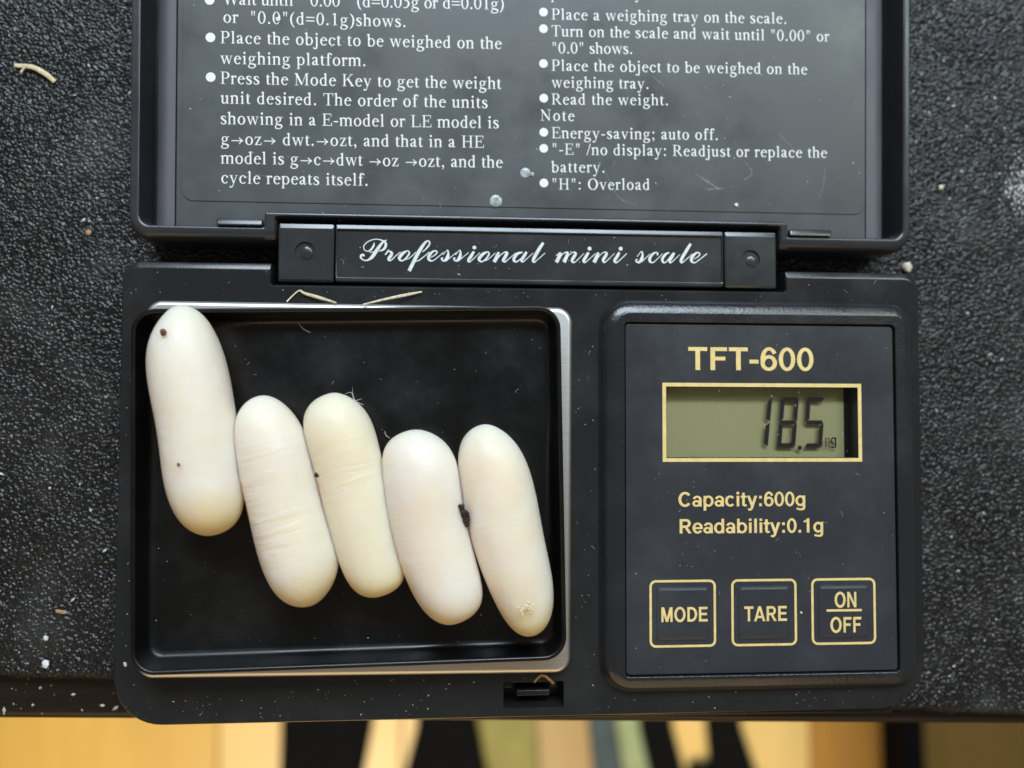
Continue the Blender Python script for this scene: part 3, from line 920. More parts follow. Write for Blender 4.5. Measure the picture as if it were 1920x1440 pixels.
def sans_glyph(c):
    """upright grotesque capitals and lower case, bold"""
    return {
        'T': lambda: [g_box(235, 0, 375, 720), g_box(20, 600, 590, 720)],
        'F': lambda: [g_box(75, 0, 215, 720), g_box(75, 600, 575, 720), g_box(75, 305, 520, 422)],
        '-': lambda: [g_box(30, 215, 303, 335)],
        '6': lambda: [g_ring(280, 235, 250, 250, 128, 105), g_ring(290, 360, 260, 375, 130, 105, 32, 200)],
        '0': lambda: [g_ring(278, 358, 252, 374, 128, 108)],
        'C': lambda: [g_ring(370, 360, 345, 378, 148, 118, 38, 322)],
        'a': lambda: [g_ring(240, 152, 212, 165, 122, 95), g_box(380, 0, 515, 350), g_ring(280, 335, 235, 205, 130, 98, 0, 165)],
        'p': lambda: [g_box(60, -210, 195, 530), g_ring(312, 265, 272, 280, 135, 105)],
        'c': lambda: [g_ring(290, 265, 268, 280, 135, 105, 42, 318)],
        'i': lambda: [g_box(70, 0, 207, 530), g_box(70, 605, 207, 725)],
        't': lambda: [g_box(85, 70, 220, 680), g_box(8, 428, 318, 530), g_band((152, 110, 135), (185, 52, 110), (318, 50, 100))],
        'y': lambda: [[(10, 530), (155, 530), (345, 20), (215, -20)], [(400, 530), (545, 530), (300, -150), (165, -150)], g_band((235, -140, 120), (175, -165, 100), (55, -165, 96))],
        ':': lambda: [g_box(90, 0, 230, 140), g_box(90, 385, 230, 525)],
        'g': lambda: [g_ring(285, 268, 262, 272, 130, 105), g_box(410, -60, 545, 530), g_band((478, -40, 135), (440, -140, 120), (290, -165, 100), (80, -125, 100))],
        'R': lambda: [g_box(75, 0, 220, 720), g_box(75, 602, 400, 720), g_box(75, 282, 400, 395), g_ring(400, 501, 250, 219, 142, 112, -90, 90), [(330, 300), (480, 300), (695, 0), (528, 0)]],
        'e': lambda: [g_ring(285, 265, 268, 280, 135, 105, 0, 325), g_box(60, 215, 548, 308)],
        'd': lambda: [g_box(415, 0, 550, 720), g_ring(292, 265, 268, 280, 135, 105)],
        'b': lambda: [g_box(60, 0, 195, 720), g_ring(318, 265, 268, 280, 135, 105)],
        'l': lambda: [g_box(70, 0, 208, 720)],
        '.': lambda: [g_box(70, 0, 210, 140)],
        '1': lambda: [g_box(235, 0, 375, 715), [(75, 510), (235, 540), (300, 720), (255, 720), (200, 625), (75, 605)]],
        'M': lambda: [g_box(70, 0, 205, 720), g_box(628, 0, 763, 720), [(70, 720), (245, 720), (480, 0), (352, 0)], [(588, 720), (763, 720), (482, 0), (352, 0)]],
        'O': lambda: [g_ring(389, 360, 352, 378, 150, 118)],
        'D': lambda: [g_box(75, 0, 220, 720), g_box(75, 602, 330, 720), g_box(75, 0, 330, 118), g_ring(330, 360, 352, 360, 148, 118, -90, 90)],
        'E': lambda: [g_box(75, 0, 220, 720), g_box(75, 602, 610, 720), g_box(75, 0, 620, 118), g_box(75, 310, 575, 424)],
        'A': lambda: [[(12, 0), (162, 0), (425, 720), (285, 720)], [(560, 0), (710, 0), (437, 720), (297, 720)], g_box(180, 150, 545, 262)],
        'N': lambda: [g_box(70, 0, 205, 720), g_box(517, 0, 652, 720), [(70, 720), (215, 720), (652, 0), (507, 0)]],
    }[c]()


def sans_text(name, text, x0, base_y, x1, cap, z, mat, parent):
    m_ = MB()
    total = sum(SANS_ADV[c] for c in text)
    sx, sy = (x1 - x0) / (total - 70), cap / 720.0
    pen = -35.0
    for c in text:
        def tr(p):
            return (x0 + (pen + p[0]) * sx, base_y + p[1] * sy)
        for k, g in enumerate(sans_glyph(c)):
            zz = z + 0.0015 * (k % 6)
            if g[0] == 'strip':
                b = len(m_.v)
                for p, q in zip(g[1], g[2]):
                    m_.v.append((*tr(p), zz))
                    m_.v.append((*tr(q), zz))
                for i in range(len(g[1]) - 1):
                    m_.f.append((b + 2 * i, b + 2 * i + 2, b + 2 * i + 3, b + 2 * i + 1))
            elif g[0] == 'band':
                band(m_, [(*tr(p), p[2] * (sx + sy) / 2) for p in g[1]], zz, 5)
            else:
                m_.poly([tr(p) for p in g], zz)
        pen += SANS_ADV[c]
    return m_.build(name, mat, parent, smooth=0, weld=False)


# ================================================================== SETTING
rng = random.Random(7)

# floor far below, with planks
floor = MB()
floor.add([(-1600, -1500, -621), (1600, -1500, -621), (1600, 600, -621), (-1600, 600, -621)], [(0, 1, 2, 3)])
floor = tag(floor.build("floor", M_FLOOR[2], smooth=0), "blurred honey coloured wooden floor far below the board", kind="structure")
px = [-660, -440, -221, -60, 58, 150, 318, 400, 530, 660]
pm = [0, 0, 1, 1, 4, 1, 3, 2, 2]
for a, b_, k in zip(px[:-1], px[1:], pm):
    q = MB()
    slab(q, rect(a + 0.8, -1200, b_ - 0.8, 500), 1.0, -620.5, -600 + rng.uniform(-0.4, 0.4), 0.8, n=2, steps=2)
    q.build("plank", M_FLOOR[k], floor)

# dark board (table top) under the mat
bd = MB()
edge = [(-140, -37.3), (140, -45.2), (140, 150), (-140, 150)]
slab(bd, edge, 3, -22, -3.2, 1.4, n=4)
board = tag(bd.build("table_top", M_BOARD), "dark brown lacquered table top showing along the lower edge", kind="structure")


def mat_edge(x):
    return -36.2 - 0.0585 * x


def build_mat():
    step = 0.12
    x = np.arange(-100, 100.01, step)
    t = np.arange(0, 138, step)
    nx, ny = len(x), len(t)
    r = np.random.default_rng(3)
    fx = np.fft.fftfreq(nx, step)[None, :]
    fy = np.fft.fftfreq(ny, step)[:, None]
    f2 = fx ** 2 + fy ** 2

    def noise(sig):
        w = np.fft.fft2(r.standard_normal((ny, nx)))
        h = np.real(np.fft.ifft2(w * np.exp(-2 * (math.pi * sig) ** 2 * f2)))
        return h / h.std()
    g1, g2, g3 = noise(0.185), noise(0.11), noise(3.0)
    h = 0.27 * np.exp(-(g1 / 0.32) ** 2) + 0.055 * g2 + 0.07 * g3 - 0.2
    wob = np.real(np.fft.ifft(np.fft.fft(r.standard_normal(nx)) * np.exp(-2 * (math.pi * 1.2 * np.fft.fftfreq(nx, step)) ** 2)))
    wob = wob / wob.std() * 0.18
    X = np.repeat(x[None, :], ny, 0)
    Y = mat_edge(X) + t[:, None] + (wob[None, :] + 0.12 * g2) * np.exp(-t[:, None] / 1.0)
    tt = np.clip(t / 1.6, 0, 1)[:, None]
    Z = h * np.clip(t / 0.8, 0.25, 1)[:, None] - 3.1 * (1 - np.sqrt(np.clip(1 - (1 - tt) ** 2, 0, 1)))
    keep = ~(((np.abs(X) < 60.5) & (Y > -33.5) & (Y < 30.5)) | ((np.abs(X) < 61) & (Y > 43)) | ((np.abs(X) < 38) & (Y > -34) & (Y < 50)))
    kq = keep[:-1, :-1] | keep[1:, 1:] | keep[:-1, 1:] | keep[1:, :-1]
    idx = np.arange(nx * ny).reshape(ny, nx)
    j, i = np.nonzero(kq)
    quads = np.stack([idx[j, i], idx[j, i + 1], idx[j + 1, i + 1], idx[j + 1, i]], 1)
    used = np.unique(quads)
    remap = np.full(nx * ny, -1)
    remap[used] = np.arange(len(used))
    quads = remap[quads]
    co = (np.stack([X.ravel(), Y.ravel(), Z.ravel()], 1)[used] * K).astype(np.float32)
    # plain sheet under the scale closes the gap
    me = bpy.data.meshes.new("foam_mat")
    me.vertices.add(len(co))
    me.vertices.foreach_set("co", co.ravel())
    nq = len(quads)
    me.loops.add(nq * 4)
    me.loops.foreach_set("vertex_index", quads.ravel().astype(np.int32))
    me.polygons.add(nq)
    me.polygons.foreach_set("loop_start", np.arange(0, nq * 4, 4, dtype=np.int32))
    me.polygons.foreach_set("use_smooth", np.ones(nq, dtype=bool))
    me.update(calc_edges=True)
    me.validate()
    return new_obj("foam_mat", me, M_FOAM)


foam = tag(build_mat(), "black foam rubber mat with an open rough grain under the scale", kind="structure")
under = MB()
under.add([(-62, -35.4, -1.2), (62, -38.6, -1.2), (62, 100, -1.2), (-62, 100, -1.2)], [(0, 1, 2, 3)])
under.build("mat_core", M_FOAM, foam, smooth=0)

# ================================================================== POCKET SCALE
scale = tag(empty("pocket_scale", (0, 0, 0)), "black folding pocket scale with hinged lid open, weighing five white eggs", "scale")

# ---- base case
HY = 34.69
base_pts = [(-62.5, -HY), (62.5, -HY), (62.5, HY), (40.4, HY), (40.4, 31.4), (-40.4, 31.4), (-40.4, HY), (-62.5, HY)]
base_rad = [7.2, 8.0, 2.6, 0.25, 0.35, 0.35, 0.25, 2.6]
base_w = [0.22, 0.22, 1, 0.2, 0.28, 0.2, 1, 0.22]
latch = outline(rect(-4.58, -33.22, 4.70, -29.3), 0.25, n=3)
pod_hole = outline(rect(14.6, -27.6, 56.6, 25.4), 0.5, n=3)
plat_hole = outline(rect(-56, -25, 3, 26), 0.5, n=3)
mb = MB()
slab(mb, base_pts, base_rad, 0.2, 12.0, 1.05, holes=[latch, pod_hole], w=base_w, n=10, slope=True)
well(mb, latch, 12.0, 6.4)
base = mb.build("base_case", M_BASE, scale)
# seam ledge of the lower shell along the front
mb = MB()
slab(mb, [(-57, -35.3), (59, -36.6), (59, -34.0), (-57, -34.0)], 0.4, 0.2, 8.6, 0.3, n=3)
mb.build("lower_shell", M_BASE, base)
mb = MB()
slab(mb, rect(-9.0, -36.0, 14.5, -34.4), 0.2, 5.0, 8.9, 0.15, n=3)
mb.build("battery_hatch", M_BASE, base)
# catch inside the latch recess
mb = MB()
slab(mb, rect(-4.5, -30.75, -3.2, -29.35), 0.1, 6.4, 10.4, 0.12, n=2)
slab(mb, rect(2.7, -30.75, 3.9, -29.35), 0.1, 6.4, 10.4, 0.12, n=2)
slab(mb, rect(-3.2, -29.95, 2.7, -29.35), 0.1, 6.4, 10.4, 0.12, n=2)
slab(mb, rect(-2.5, -31.85, 2.65, -30.95), 0.1, 6.4, 10.9, 0.15, n=2)
mb.build("catch", M_BASE, base)

# ---- steel weighing platform
mb = MB()
slab(mb, rect(-32.17, -27.95, 32.17, 27.95), 2.4, 12.3, 13.55, 0.75, n=10, steps=6)
plate = mb.build("weighing_platform", M_STEEL, scale)
plate.location = (-26.45 * K, 0.42 * K, 0)
plate.rotation_euler[2] = math.radians(-0.32)
mb = MB()
slab(mb, rect(-30, -26, 30, 26), 1.5, 11.9, 12.32, 0.05, n=4, steps=1)
mb.build("platform_stem", M_DARK, plate)

# ---- control pod
pod_t = rect(11.5, -29.75, 59.75, 28.35)
panel_hole = outline(rect(13.9, -28.3, 57.27, 26.0), 0.75, n=5)
mb = MB()
rings = []
for d, z in [(-1.45, 11.95), (-1.30, 12.10), (-0.85, 12.95), (-0.60, 13.35), (-0.42, 13.53), (-0.30, 13.62), (0.45, 13.87), (0.62, 13.92), (0.8, 13.97), (0.95, 14.0)]:
    rings.append((outline(pod_t, [3.6, 2.7, 2.7, 3.6], d, 10), z))
mb.loft(rings)
mb.cap([rings[-1][0], outline(rect(13.9, -28.3, 57.27, 26.0), 0.75, -0.12, 5)], 14.0)
well(mb, panel_hole, 13.88, 13.2, floor=False)
mb.loft([(outline(rect(13.9, -28.3, 57.27, 26.0), 0.75, -0.12, 5), 14.0), (outline(rect(13.9, -28.3, 57.27, 26.0), 0.75, -0.03, 5), 13.96), (panel_hole, 13.88)])
pod = mb.build("control_pod", M_POD, scale)
win = outline(rect(20.45, 4.93, 51.2, 16.05), 0.05, n=1)
mb = MB()
slab(mb, rect(14.12, -28.08, 57.03, 25.72), 0.6, 13.0, 13.6, 0.08, holes=[win], n=5, steps=2)
well(mb, win, 13.6, 10.3, floor=False)
face = mb.build("face_plate", M_FACE, scale)
mb = MB()
mb.cap([outline(rect(13.5, -28.6, 57.6, 26.3), 0.5, n=3), outline(rect(20.4, 4.88, 51.25, 16.1), 0.05, n=1)], 13.05)
mb.build("gap_floor", M_DARK, pod, smooth=0)
for s, x0, b_, x1, ch in PANEL_TEXT[:3]:
    sans_text("printed_text", s, x0, b_, x1, ch, 13.62, M_GOLD, face)

# ---- display
mb = MB()
mb.cap([outline(rect(20.2, 4.7, 50.35, 16.3), 0.05, n=1)], 10.6)
disp = mb.build("display", M_LCD, scale, smooth=0)
tag(disp, "olive grey liquid crystal display reading 18.5 g")
mb = MB()
mb.cap([outline(rect(50.3, 4.6, 51.4, 16.4), 0.05, n=1)], 10.45)
mb.build("display_border", M_DARK, disp, smooth=0)
mb = MB()
mb.cap([outline(rect(19.88, 4.37, 51.77, 16.62), 0.06, n=2), outline(rect(20.45, 4.93, 51.2, 16.05), 0.05, n=2)], 13.625)
mb.build("gold_frame", M_GOLD, disp, smooth=0)
mb = MB()
mb.cap([outline(rect(20.46, 4.94, 51.19, 16.04), 0.05, n=1)], 13.45)
mb.build("window_pane", M_PANE, disp, smooth=0)
ZSEG = 11.4


def seven(name, tl, bl, tr, br, segs, th=0.68):
    """slanted seven segment digit from its four corner points (segment centre lines)"""
    tl, bl, tr, br = map(Vector, (tl, bl, tr, br))
    ml, mr = (tl + bl) / 2, (tr + br) / 2
    m_ = MB()

    def seg(a, b2, inward, kind):
        d = (b2 - a).normalized()
        g = th * 0.16
        nrm = Vector(inward) * th
        if kind == 'mid':
            h = Vector((0, th / 2))
            e = d * th * 0.45
            p = [a + d * g, a + e - h, b2 - e - h, b2 - d * g, b2 - e + h, a + e + h]
        else:
            p = [a + d * g, b2 - d * g, b2 - d * (g + th * 0.72) + nrm, a + d * (g + th * 0.72) + nrm]
        m_.poly([(q.x, q.y) for q in p], ZSEG)
    if 'a' in segs:
        seg(tl, tr, (0, -1), '')
    if 'd' in segs:
        seg(bl, br, (0, 1), '')
    if 'g' in segs:
        seg(ml, mr, (0, 0), 'mid')
    if 'f' in segs:
        seg(tl, ml, (1, 0), '')
    if 'e' in segs:
        seg(ml, bl, (1, 0), '')
    if 'b' in segs:
        seg(tr, mr, (-1, 0), '')
    if 'c' in segs:
        seg(mr, br, (-1, 0), '')
    return m_.build(name, M_SEG, disp, smooth=0)


def corners(q):
    (tlx, ty), (blx, by), (trx, _), (brx, _) = q
    return ((tlx - 0.25, ty + 0.25), (blx - 0.25, by - 0.25), (trx + 0.25, ty + 0.25), (brx + 0.25, by - 0.25))


seven("digit", *corners(LCD['eight']), "abcdefg")
seven("digit", *corners(LCD['five']), "afgcd")
(ax_, ay_), (bx_, by_) = LCD['one']
seven("digit", (ax_ - 2.6, ay_ + .25), (bx_ - 2.6, by_ - .25), (ax_ + .25, ay_ + .25), (bx_ + .25, by_ - .25), "bc")
mb = MB()
disc(mb, *LCD['dot'], 0.36, ZSEG)
mb.build("decimal_point", M_SEG, disp, smooth=0)
gx, gy = LCD['g']
m_ = sans_text("unit_sign", "g", gx - 0.5, gy - 0.35, gx + 0.45, 1.65, ZSEG, M_SEG, disp)
gx, gy = LCD['ghost']
mb = MB()
for q in (rect(gx - .42, gy - .75, gx - .22, gy + .75), rect(gx + .14, gy - .6, gx + .30, gy + .75), rect(gx - .22, gy + .6, gx + .14, gy + .75)):
    mb.poly(q, ZSEG)
mb.build("unlit_sign", M_SEG_FAINT, disp, smooth=0)

# ---- buttons
btn = [("mode", 17.72, 28.12), ("tare", 30.55, 40.93), ("on_off", 43.27, 53.62)]
for i, (nm, x0, x1) in enumerate(btn):
    mb = MB()
    slab(mb, rect(x0 + 1.0, -23.05, x1 - 1.0, -14.75), 0.7, 13.4, 13.80, 0.55, n=4, slope=True)
    bt = mb.build("button", M_FACE, scale)
    tag(bt, ["square membrane button printed MODE", "square membrane button printed TARE", "square membrane button printed ON over OFF"][i])
    mb = MB()
    mb.cap([outline(rect(x0, -24.02, x1, -13.76), 1.0, 0, 6), outline(rect(x0, -24.02, x1, -13.76), 1.0, 0.36, 6)], 13.625)
    mb.build("gold_outline", M_GOLD, bt, smooth=0)
    for s, a, b_, c_, ch in ([PANEL_TEXT[3]], [PANEL_TEXT[4]], PANEL_TEXT[5:7])[i]:
        sans_text("printed_text", s, a, b_, c_, ch, 13.815, M_GOLD, bt)
    if i == 2:
        mb = MB()
        mb.poly(rect(45.6, -18.87, 51.25, -18.53), 13.815)
        mb.build("printed_bar", M_GOLD, bt, smooth=0)

# ---- hinge
mb = MB()
bar_in = outline(rect(-30.55, 32.75, 30.2, 40.12), 0.15, n=2)
slab(mb, rect(-30.78, 32.0, 30.4, 41.0), 0.25, 5.5, 11.5, 0.65, holes=[outline(rect(-30.55, 32.75, 30.2, 40.12), 0.15, -0.14, 2)], w=[0.3, 0.1, 1.0, 0.1], n=3, slope=True)
mb.loft([(outline(rect(-30.55, 32.75, 30.2, 40.12), 0.15, -0.14, 2), 11.5), (outline(rect(-30.55, 32.75, 30.2, 40.12), 0.15, -0.03, 2), 11.45), (bar_in, 11.36)])
well(mb, bar_in, 11.36, 11.2)
hinge = mb.build("hinge_bar", M_HINGE, scale)
tag(hinge, "black hinge bar lettered Professional mini scale")
for x0, x1, cx, cy in ((-39.45, -31.02, -35.41, 36.59), (30.62, 39.05, 34.84, 36.5)):
    mb = MB()
    hole = outline([(cx + 1.55 * math.cos(k * math.pi / 8), cy + 1.55 * math.sin(k * math.pi / 8)) for k in range(16)], 0.05, n=1)
    slab(mb, rect(x0, 31.9, x1, 41.0), 0.3, 5.5, 11.62, 0.75, holes=[hole], w=[0.5, 0.3, 1, 0.3], n=3, slope=True)
    well(mb, hole, 11.62, 11.3)
    mb.build("hinge_block", M_HINGE, hinge)
    mb = MB()
    rr = random.Random(int(cx))
    rock(mb, rr, cx + .25, cy - .2, 11.3, 1.0, 1.05, 0.25, 0.3, 2, 0.12)
    mb.build("rivet", M_HINGE, hinge)
mb = MB()
for k, s in enumerate(SCRIPT_STROKES):
    band(mb, s, 11.212 + 0.0012 * (k % 9), 7)
for x, y, r in SCRIPT_DOTS:
    disc(mb, x, y, r, 11.215)
mb.build("script_lettering", M_SILVER, hinge, smooth=0, weld=False)

# ---- lid
LT = math.atan(0.03)
LH = Vector((0, 40.7, 9.8)) * K
lid_mx = Matrix.Translation(LH) @ Matrix.Rotation(LT, 4, 'X') @ Matrix.Translation(-LH)
XO = 62.75
lid_pts = [(-XO, 38.45), (-40.25, 38.45), (-40.25, 42.2), (40.35, 42.2), (40.35, 38.45), (XO, 38.45), (XO, 108), (-XO, 108)]
lid_rad = [3.2, 0.2, 0.2, 0.2, 0.2, 3.2, 4, 4]
lw = [1.0, 0.2, 0.25, 0.2, 1.0, 0.3, 0.3, 0.3]
in_pts = [(-61.1, 40.72), (-42.0, 40.72), (-42.0, 43.1), (41.7, 43.1), (41.7, 40.72), (61.3, 40.72), (61.3, 106.4), (-61.1, 106.4)]
in_rad = [1.7, 0.15, 0.15, 0.15, 0.15, 1.7, 2.5, 2.5]
mb = MB()
rings = [(outline(lid_pts, lid_rad, 0.0, 8, lw), 1.2), (outline(lid_pts, lid_rad, 0.0, 8, lw), 8.0)]
for k in range(1, 7):
    a = k / 6 * math.pi / 2
    rings.append((outline(lid_pts, lid_rad, 1.75 * (1 - math.cos(a)), 8, lw), 8.0 + 1.8 * math.sin(a)))
mb.loft(rings)
inner = outline(in_pts, in_rad, 0, 8)
lip = [(outline(in_pts, in_rad, d, 8), z) for d, z in ((-0.34, 9.8), (-0.28, 9.79), (-0.10, 9.735), (-0.03, 9.68), (0.0, 9.58))]
mb.cap([rings[-1][0], lip[0][0]], 9.8)
mb.loft(lip)
well(mb, inner, 9.58, 3.2, floor=True)
mb.cap([rings[0][0]], 1.2, up=False)
lid = mb.build("lid", M_LID, scale)
lid.matrix_local = lid_mx
tag(lid, "open black lid with printed weighing instructions inside")
# raised inner plate and frosted side strips
mb = MB()
pl_pts = [(-55.75, 40.74), (-42.05, 40.74), (-42.05, 43.15), (41.75, 43.15), (41.75, 40.74), (55.2, 40.74), (55.2, 106.0), (-55.75, 106.0)]
slab(mb, pl_pts, [0.2] * 8, 3.3, 9.05, 0.12, n=3, steps=2)
mb.build("inner_plate", M_LABEL, lid)
for x0, x1 in ((-59.5, -56.0), (55.42, 59.3)):
    mb = MB()
    n = 12
    prof = [(x0, 3.3), (x0, 6.6)]
    left = x0 < 0
    w_ = x1 - x0
    if left:
        prof += [(x0 + w_ * t, 6.6 + 2.3 * math.sin(min(1, t / 0.7) * math.pi / 2)) for t in [k / n for k in range(1, n + 1)]]
        prof += [(x1, 3.3)]
    else:
        prof = [(x0, 3.3), (x0, 8.9)] + [(x0 + w_ * t, 8.9 - 2.3 * (1 - math.cos(max(0, (t - 0.35) / 0.65) * math.pi / 2))) for t in [k / n for k in range(1, n + 1)]] + [(x1, 3.3)]
    np_ = len(prof)
    vs = [(x, 40.76, z) for x, z in prof] + [(x, 106, z) for x, z in prof]
    fs = [(i, i + np_, i + 1 + np_, i + 1) for i in range(np_ - 1)] + [tuple(range(np_))[::1]]
    mb.add(vs, fs)
    mb.build("side_strip", M_STRIP, lid)
mb = MB()
slab(mb, rect(-54.9, 44.75, 55.1, 105.0), 1.8, 9.04, 9.18, 0.05, n=6, steps=2)
label_sheet = mb.build("label_sheet", M_LABEL, lid)
for s, x0, y0, x1, y1, em in LID_LINES:
    mb = MB()
    serif_line(mb, s, x0, y0, x1, y1, em, 9.186)
    mb.build("printed_line", M_PRINT, lid, smooth=0, weld=False)
for x, y in LID_BULLETS:
    mb = MB()
    disc(mb, x, y, 0.74 if x < 0 else 0.70, 9.187, 24)
    mb.build("bullet", M_PRINT, lid, smooth=0)
for x0, x1 in ((-49.3, -42.3), (42.0, 49.0)):
    mb = MB()
    slab(mb, rect(x0, 40.78, x1, 42.05), 0.3, 8.9, 10.15, 1.0, w=[.1, .1, 1, .1], n=4, slope=True)
    mb.build("knuckle", M_HINGE, lid)
for x0, x1 in ((-42.2, -40.3), (40.4, 42.0)):
    mb = MB()
    slab(mb, rect(x0, 38.6, x1, 42.1), 0.2, 4.0, 9.55, 0.6, w=[1, .2, 1, .2], n=3, steps=4)
    mb.build("hinge_pin_cap", M_HINGE, lid)
# pale scuffs on the printed sheet
rs = random.Random(21)
scuffs = [[(26.5, 50.9, .12), (28.6, 49.6, .35), (30.2, 48.6, .18)], [(28.0, 48.3, .1), (30.5, 48.5, .28), (33.0, 48.9, .1)], [(34.6, 53.2, .1), (36.0, 51.2, .2), (34.6, 50.0, .12)],
          [(40.3, 58.2, .07), (41.6, 56.6, .14), (43.4, 55.1, .06)], [(48.3, 52.5, .08), (48.0, 49.6, .16), (47.2, 47.2, .06)], [(19.2, 66.8, .05), (20.6, 65.6, .12), (21.9, 64.7, .05)],
          [(11.5, 51.5, .05), (14.0, 46.7, .10), (17.2, 45.5, .05)], [(-22.5, 67.0, .04), (-21.0, 63.0, .08), (-20.9, 60.0, .03)], [(-47.0, 49.5, .04), (-40.0, 48.6, .10), (-33.0, 47.5, .04)]]
M_SCUFF = flat("pale_scuff", (0.17, 0.18, 0.175), 0.6, vary=0.6, vscale=1800)
for k, s in enumerate(scuffs):
    mb = MB()
    band(mb, s, 9.1835 + 0.0003 * k)
    mb.build("scuff", M_SCUFF, lid, smooth=0)

# ================================================================== TRAY AND EGGS
TC, TW, TH = (-27.2, 1.15), 31.1, 26.1
mb = MB()
tp = rect(-TW, -TH, TW, TH)
rings = [(outline(tp, 3.4, d, 10), z) for d, z in
         [(1.5, 13.6), (1.3, 13.7), (0.55, 16.4), (0.12, 17.3), (0.0, 17.6), (0.04, 17.82), (0.16, 17.96), (0.34, 18.0), (0.52, 17.96), (0.66, 17.84), (0.74, 17.6),
          (0.82, 17.0), (1.25, 15.5), (1.40, 14.95), (1.62, 14.62), (1.95, 14.42), (2.4, 14.35)]]
mb.loft(rings, cap0=True, cap1=True)
tray = mb.build("weighing_tray", M_TRAY)
tray.location = (TC[0] * K, TC[1] * K, 0)
tray.rotation_euler[2] = math.radians(1.1)
tag(tray, "shallow glossy black plastic tray set slightly askew on the steel platform", "tray")
FLOOR_Z = 14.36

egg_labels = ["longest white egg, apart in the upper left corner of the tray",
              "white egg second from left, lightly wrinkled across its lower half",
              "yellowish cream egg in the middle of the row, third from left",
              "plump white egg fourth from left with the dark soil crumb on its edge",
              "rightmost white egg with a crusty patch near its tapered lower tip"]
for i, (mx_, my_, ang, Ln, cl, cr_) in enumerate(EGGS):
    m_ = MB()
    NS, NR = 72, 48

    def half(c, th):
        return math.sin(th) * sum(a * math.cos(j * th) for j, a in enumerate(c))
    prof = []
    for k in range(1, NS):
        th = math.pi * k / NS
        l, r_ = half(cl, th), half(cr_, th)
        prof.append((-math.cos(th) * Ln / 2, (l + r_) / 2, (r_ - l) / 2))
    rmax = max(p[2] for p in prof)
    zc = FLOOR_Z + rmax * 0.955
    rg = random.Random(i)
    ph = [rg.uniform(0, 6.28) for _ in range(6)]
    vs = [(-Ln / 2, 0, zc)]
    for x, c, r_ in prof:
        for q in range(NR):
            t = 2 * math.pi * q / NR
            wob = 1 + 0.006 * math.sin(2 * t + ph[0] + x * 0.2) + 0.005 * math.sin(3 * t + ph[1] - x * 0.35) * math.sin(x * 0.3 + ph[2])
            vs.append((x, c + r_ * math.cos(t) * wob, zc + r_ * 0.955 * math.sin(t) * wob))
    vs.append((Ln / 2, 0, zc))
    fs = []
    for q in range(NR):
        fs.append((0, 1 + q, 1 + (q + 1) % NR))
    for k in range(NS - 2):
        for q in range(NR):
            a, b_ = 1 + k * NR + q, 1 + k * NR + (q + 1) % NR
            fs.append((a, a + NR, b_ + NR, b_))
    e = len(vs) - 1
    for q in range(NR):
        fs.append((e, e - NR + (q + 1) % NR, e - NR + q))
    m_.add([(x, y, z - zc) for x, y, z in vs], fs)
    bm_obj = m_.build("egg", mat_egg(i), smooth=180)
    bm2 = bmesh.new()
    bm2.from_mesh(bm_obj.data)
    bmesh.ops.recalc_face_normals(bm2, faces=bm2.faces)
    bm2.to_mesh(bm_obj.data)
    bm2.free()
    bm_obj.location = (mx_ * K, my_ * K, zc * K)
    bm_obj.rotation_euler[2] = ang
    tag(bm_obj, egg_labels[i], "egg", "eggs in the weighing tray")

# ================================================================== SMALL BITS
def bit(name, mat, label, cat, build, group=None):
    m_ = MB()
    build(m_)
    o = m_.build(name, mat, smooth=50)
    return tag(o, label, cat, group)


def egg_top(x, y):
    """height of the egg surface above a point"""
    best = FLOOR_Z
    for mx_, my_, ang, Ln, cl, cr_ in EGGS:
        dx, dy = x - mx_, y - my_
        s = (dx * math.cos(ang) + dy * math.sin(ang)) / (Ln / 2)
        d = -dx * math.sin(ang) + dy * math.cos(ang)
        if abs(s) >= 0.999:
            continue
        th = math.acos(-s)
        l = math.sin(th) * sum(a * math.cos(j * th) for j, a in enumerate(cl))
        r_ = math.sin(th) * sum(a * math.cos(j * th) for j, a in enumerate(cr_))
        h, c = (r_ - l) / 2, (r_ + l) / 2
        rm = max(6.0, h)
        if abs(d - c) < h:
            best = max(best, FLOOR_Z + 6.05 * 0.955 + 0.955 * math.sqrt(h * h - (d - c) ** 2))
    return best


r1 = random.Random(5)


def soil(m_):
    x, y = -10.85, -2.75
    for k, (dx, dy, s) in enumerate([(-.4, 1.35, .42), (-.2, .7, .55), (.0, 0.1, .60), (.2, -.6, .62), (.35, -1.25, .45), (-.05, .3, .5), (.55, .35, .22)]):
        rock(m_, r1, x + dx, y + dy, egg_top(x + dx, y + dy) + 0.2, s, s * 1.2, s * .8, r1.uniform(0, 3), 2, 0.2)


bit("soil_crumb", M_SOIL, "black crumb of soil stuck between the two rightmost eggs", "soil crumb", soil)
for x, y, s, mt, lb in ((-51.9, 22.65, .42, M_RUST, "rust brown speck near the top of the longest egg"),
                        (-49.2, 4.7, .22, M_RUST, "small rusty dot on the lower half of the longest egg"),
                        (-31.3, 3.1, .30, M_SOIL, "tiny black grain in the crevice between second and third egg")):
    bit("dirt_speck", mt, lb, "dirt", lambda m_, x=x, y=y, s=s: rock(m_, r1, x, y, egg_top(x, y) + 0.05, s, s * 1.25, s * .55, 0.4, 2, 0.2))
pim = MB()
for k in range(20):
    a, d = r1.uniform(0, 6.28), r1.uniform(0, 1.25)
    x, y = -2.1 + d * math.cos(a), -15.2 + d * math.sin(a)
    rock(pim, r1, x, y, egg_top(x, y) - 0.05, r1.uniform(.18, .45), .14, .10, r1.uniform(0, 3), 1, 0.2)
tag(pim.build("crusty_patch", flat("dry_crust", (0.84, 0.73, 0.52), 0.5, vary=0.15), smooth=60), "pale crusty flakes on the lower tip of the rightmost egg", "crust", kind="stuff")

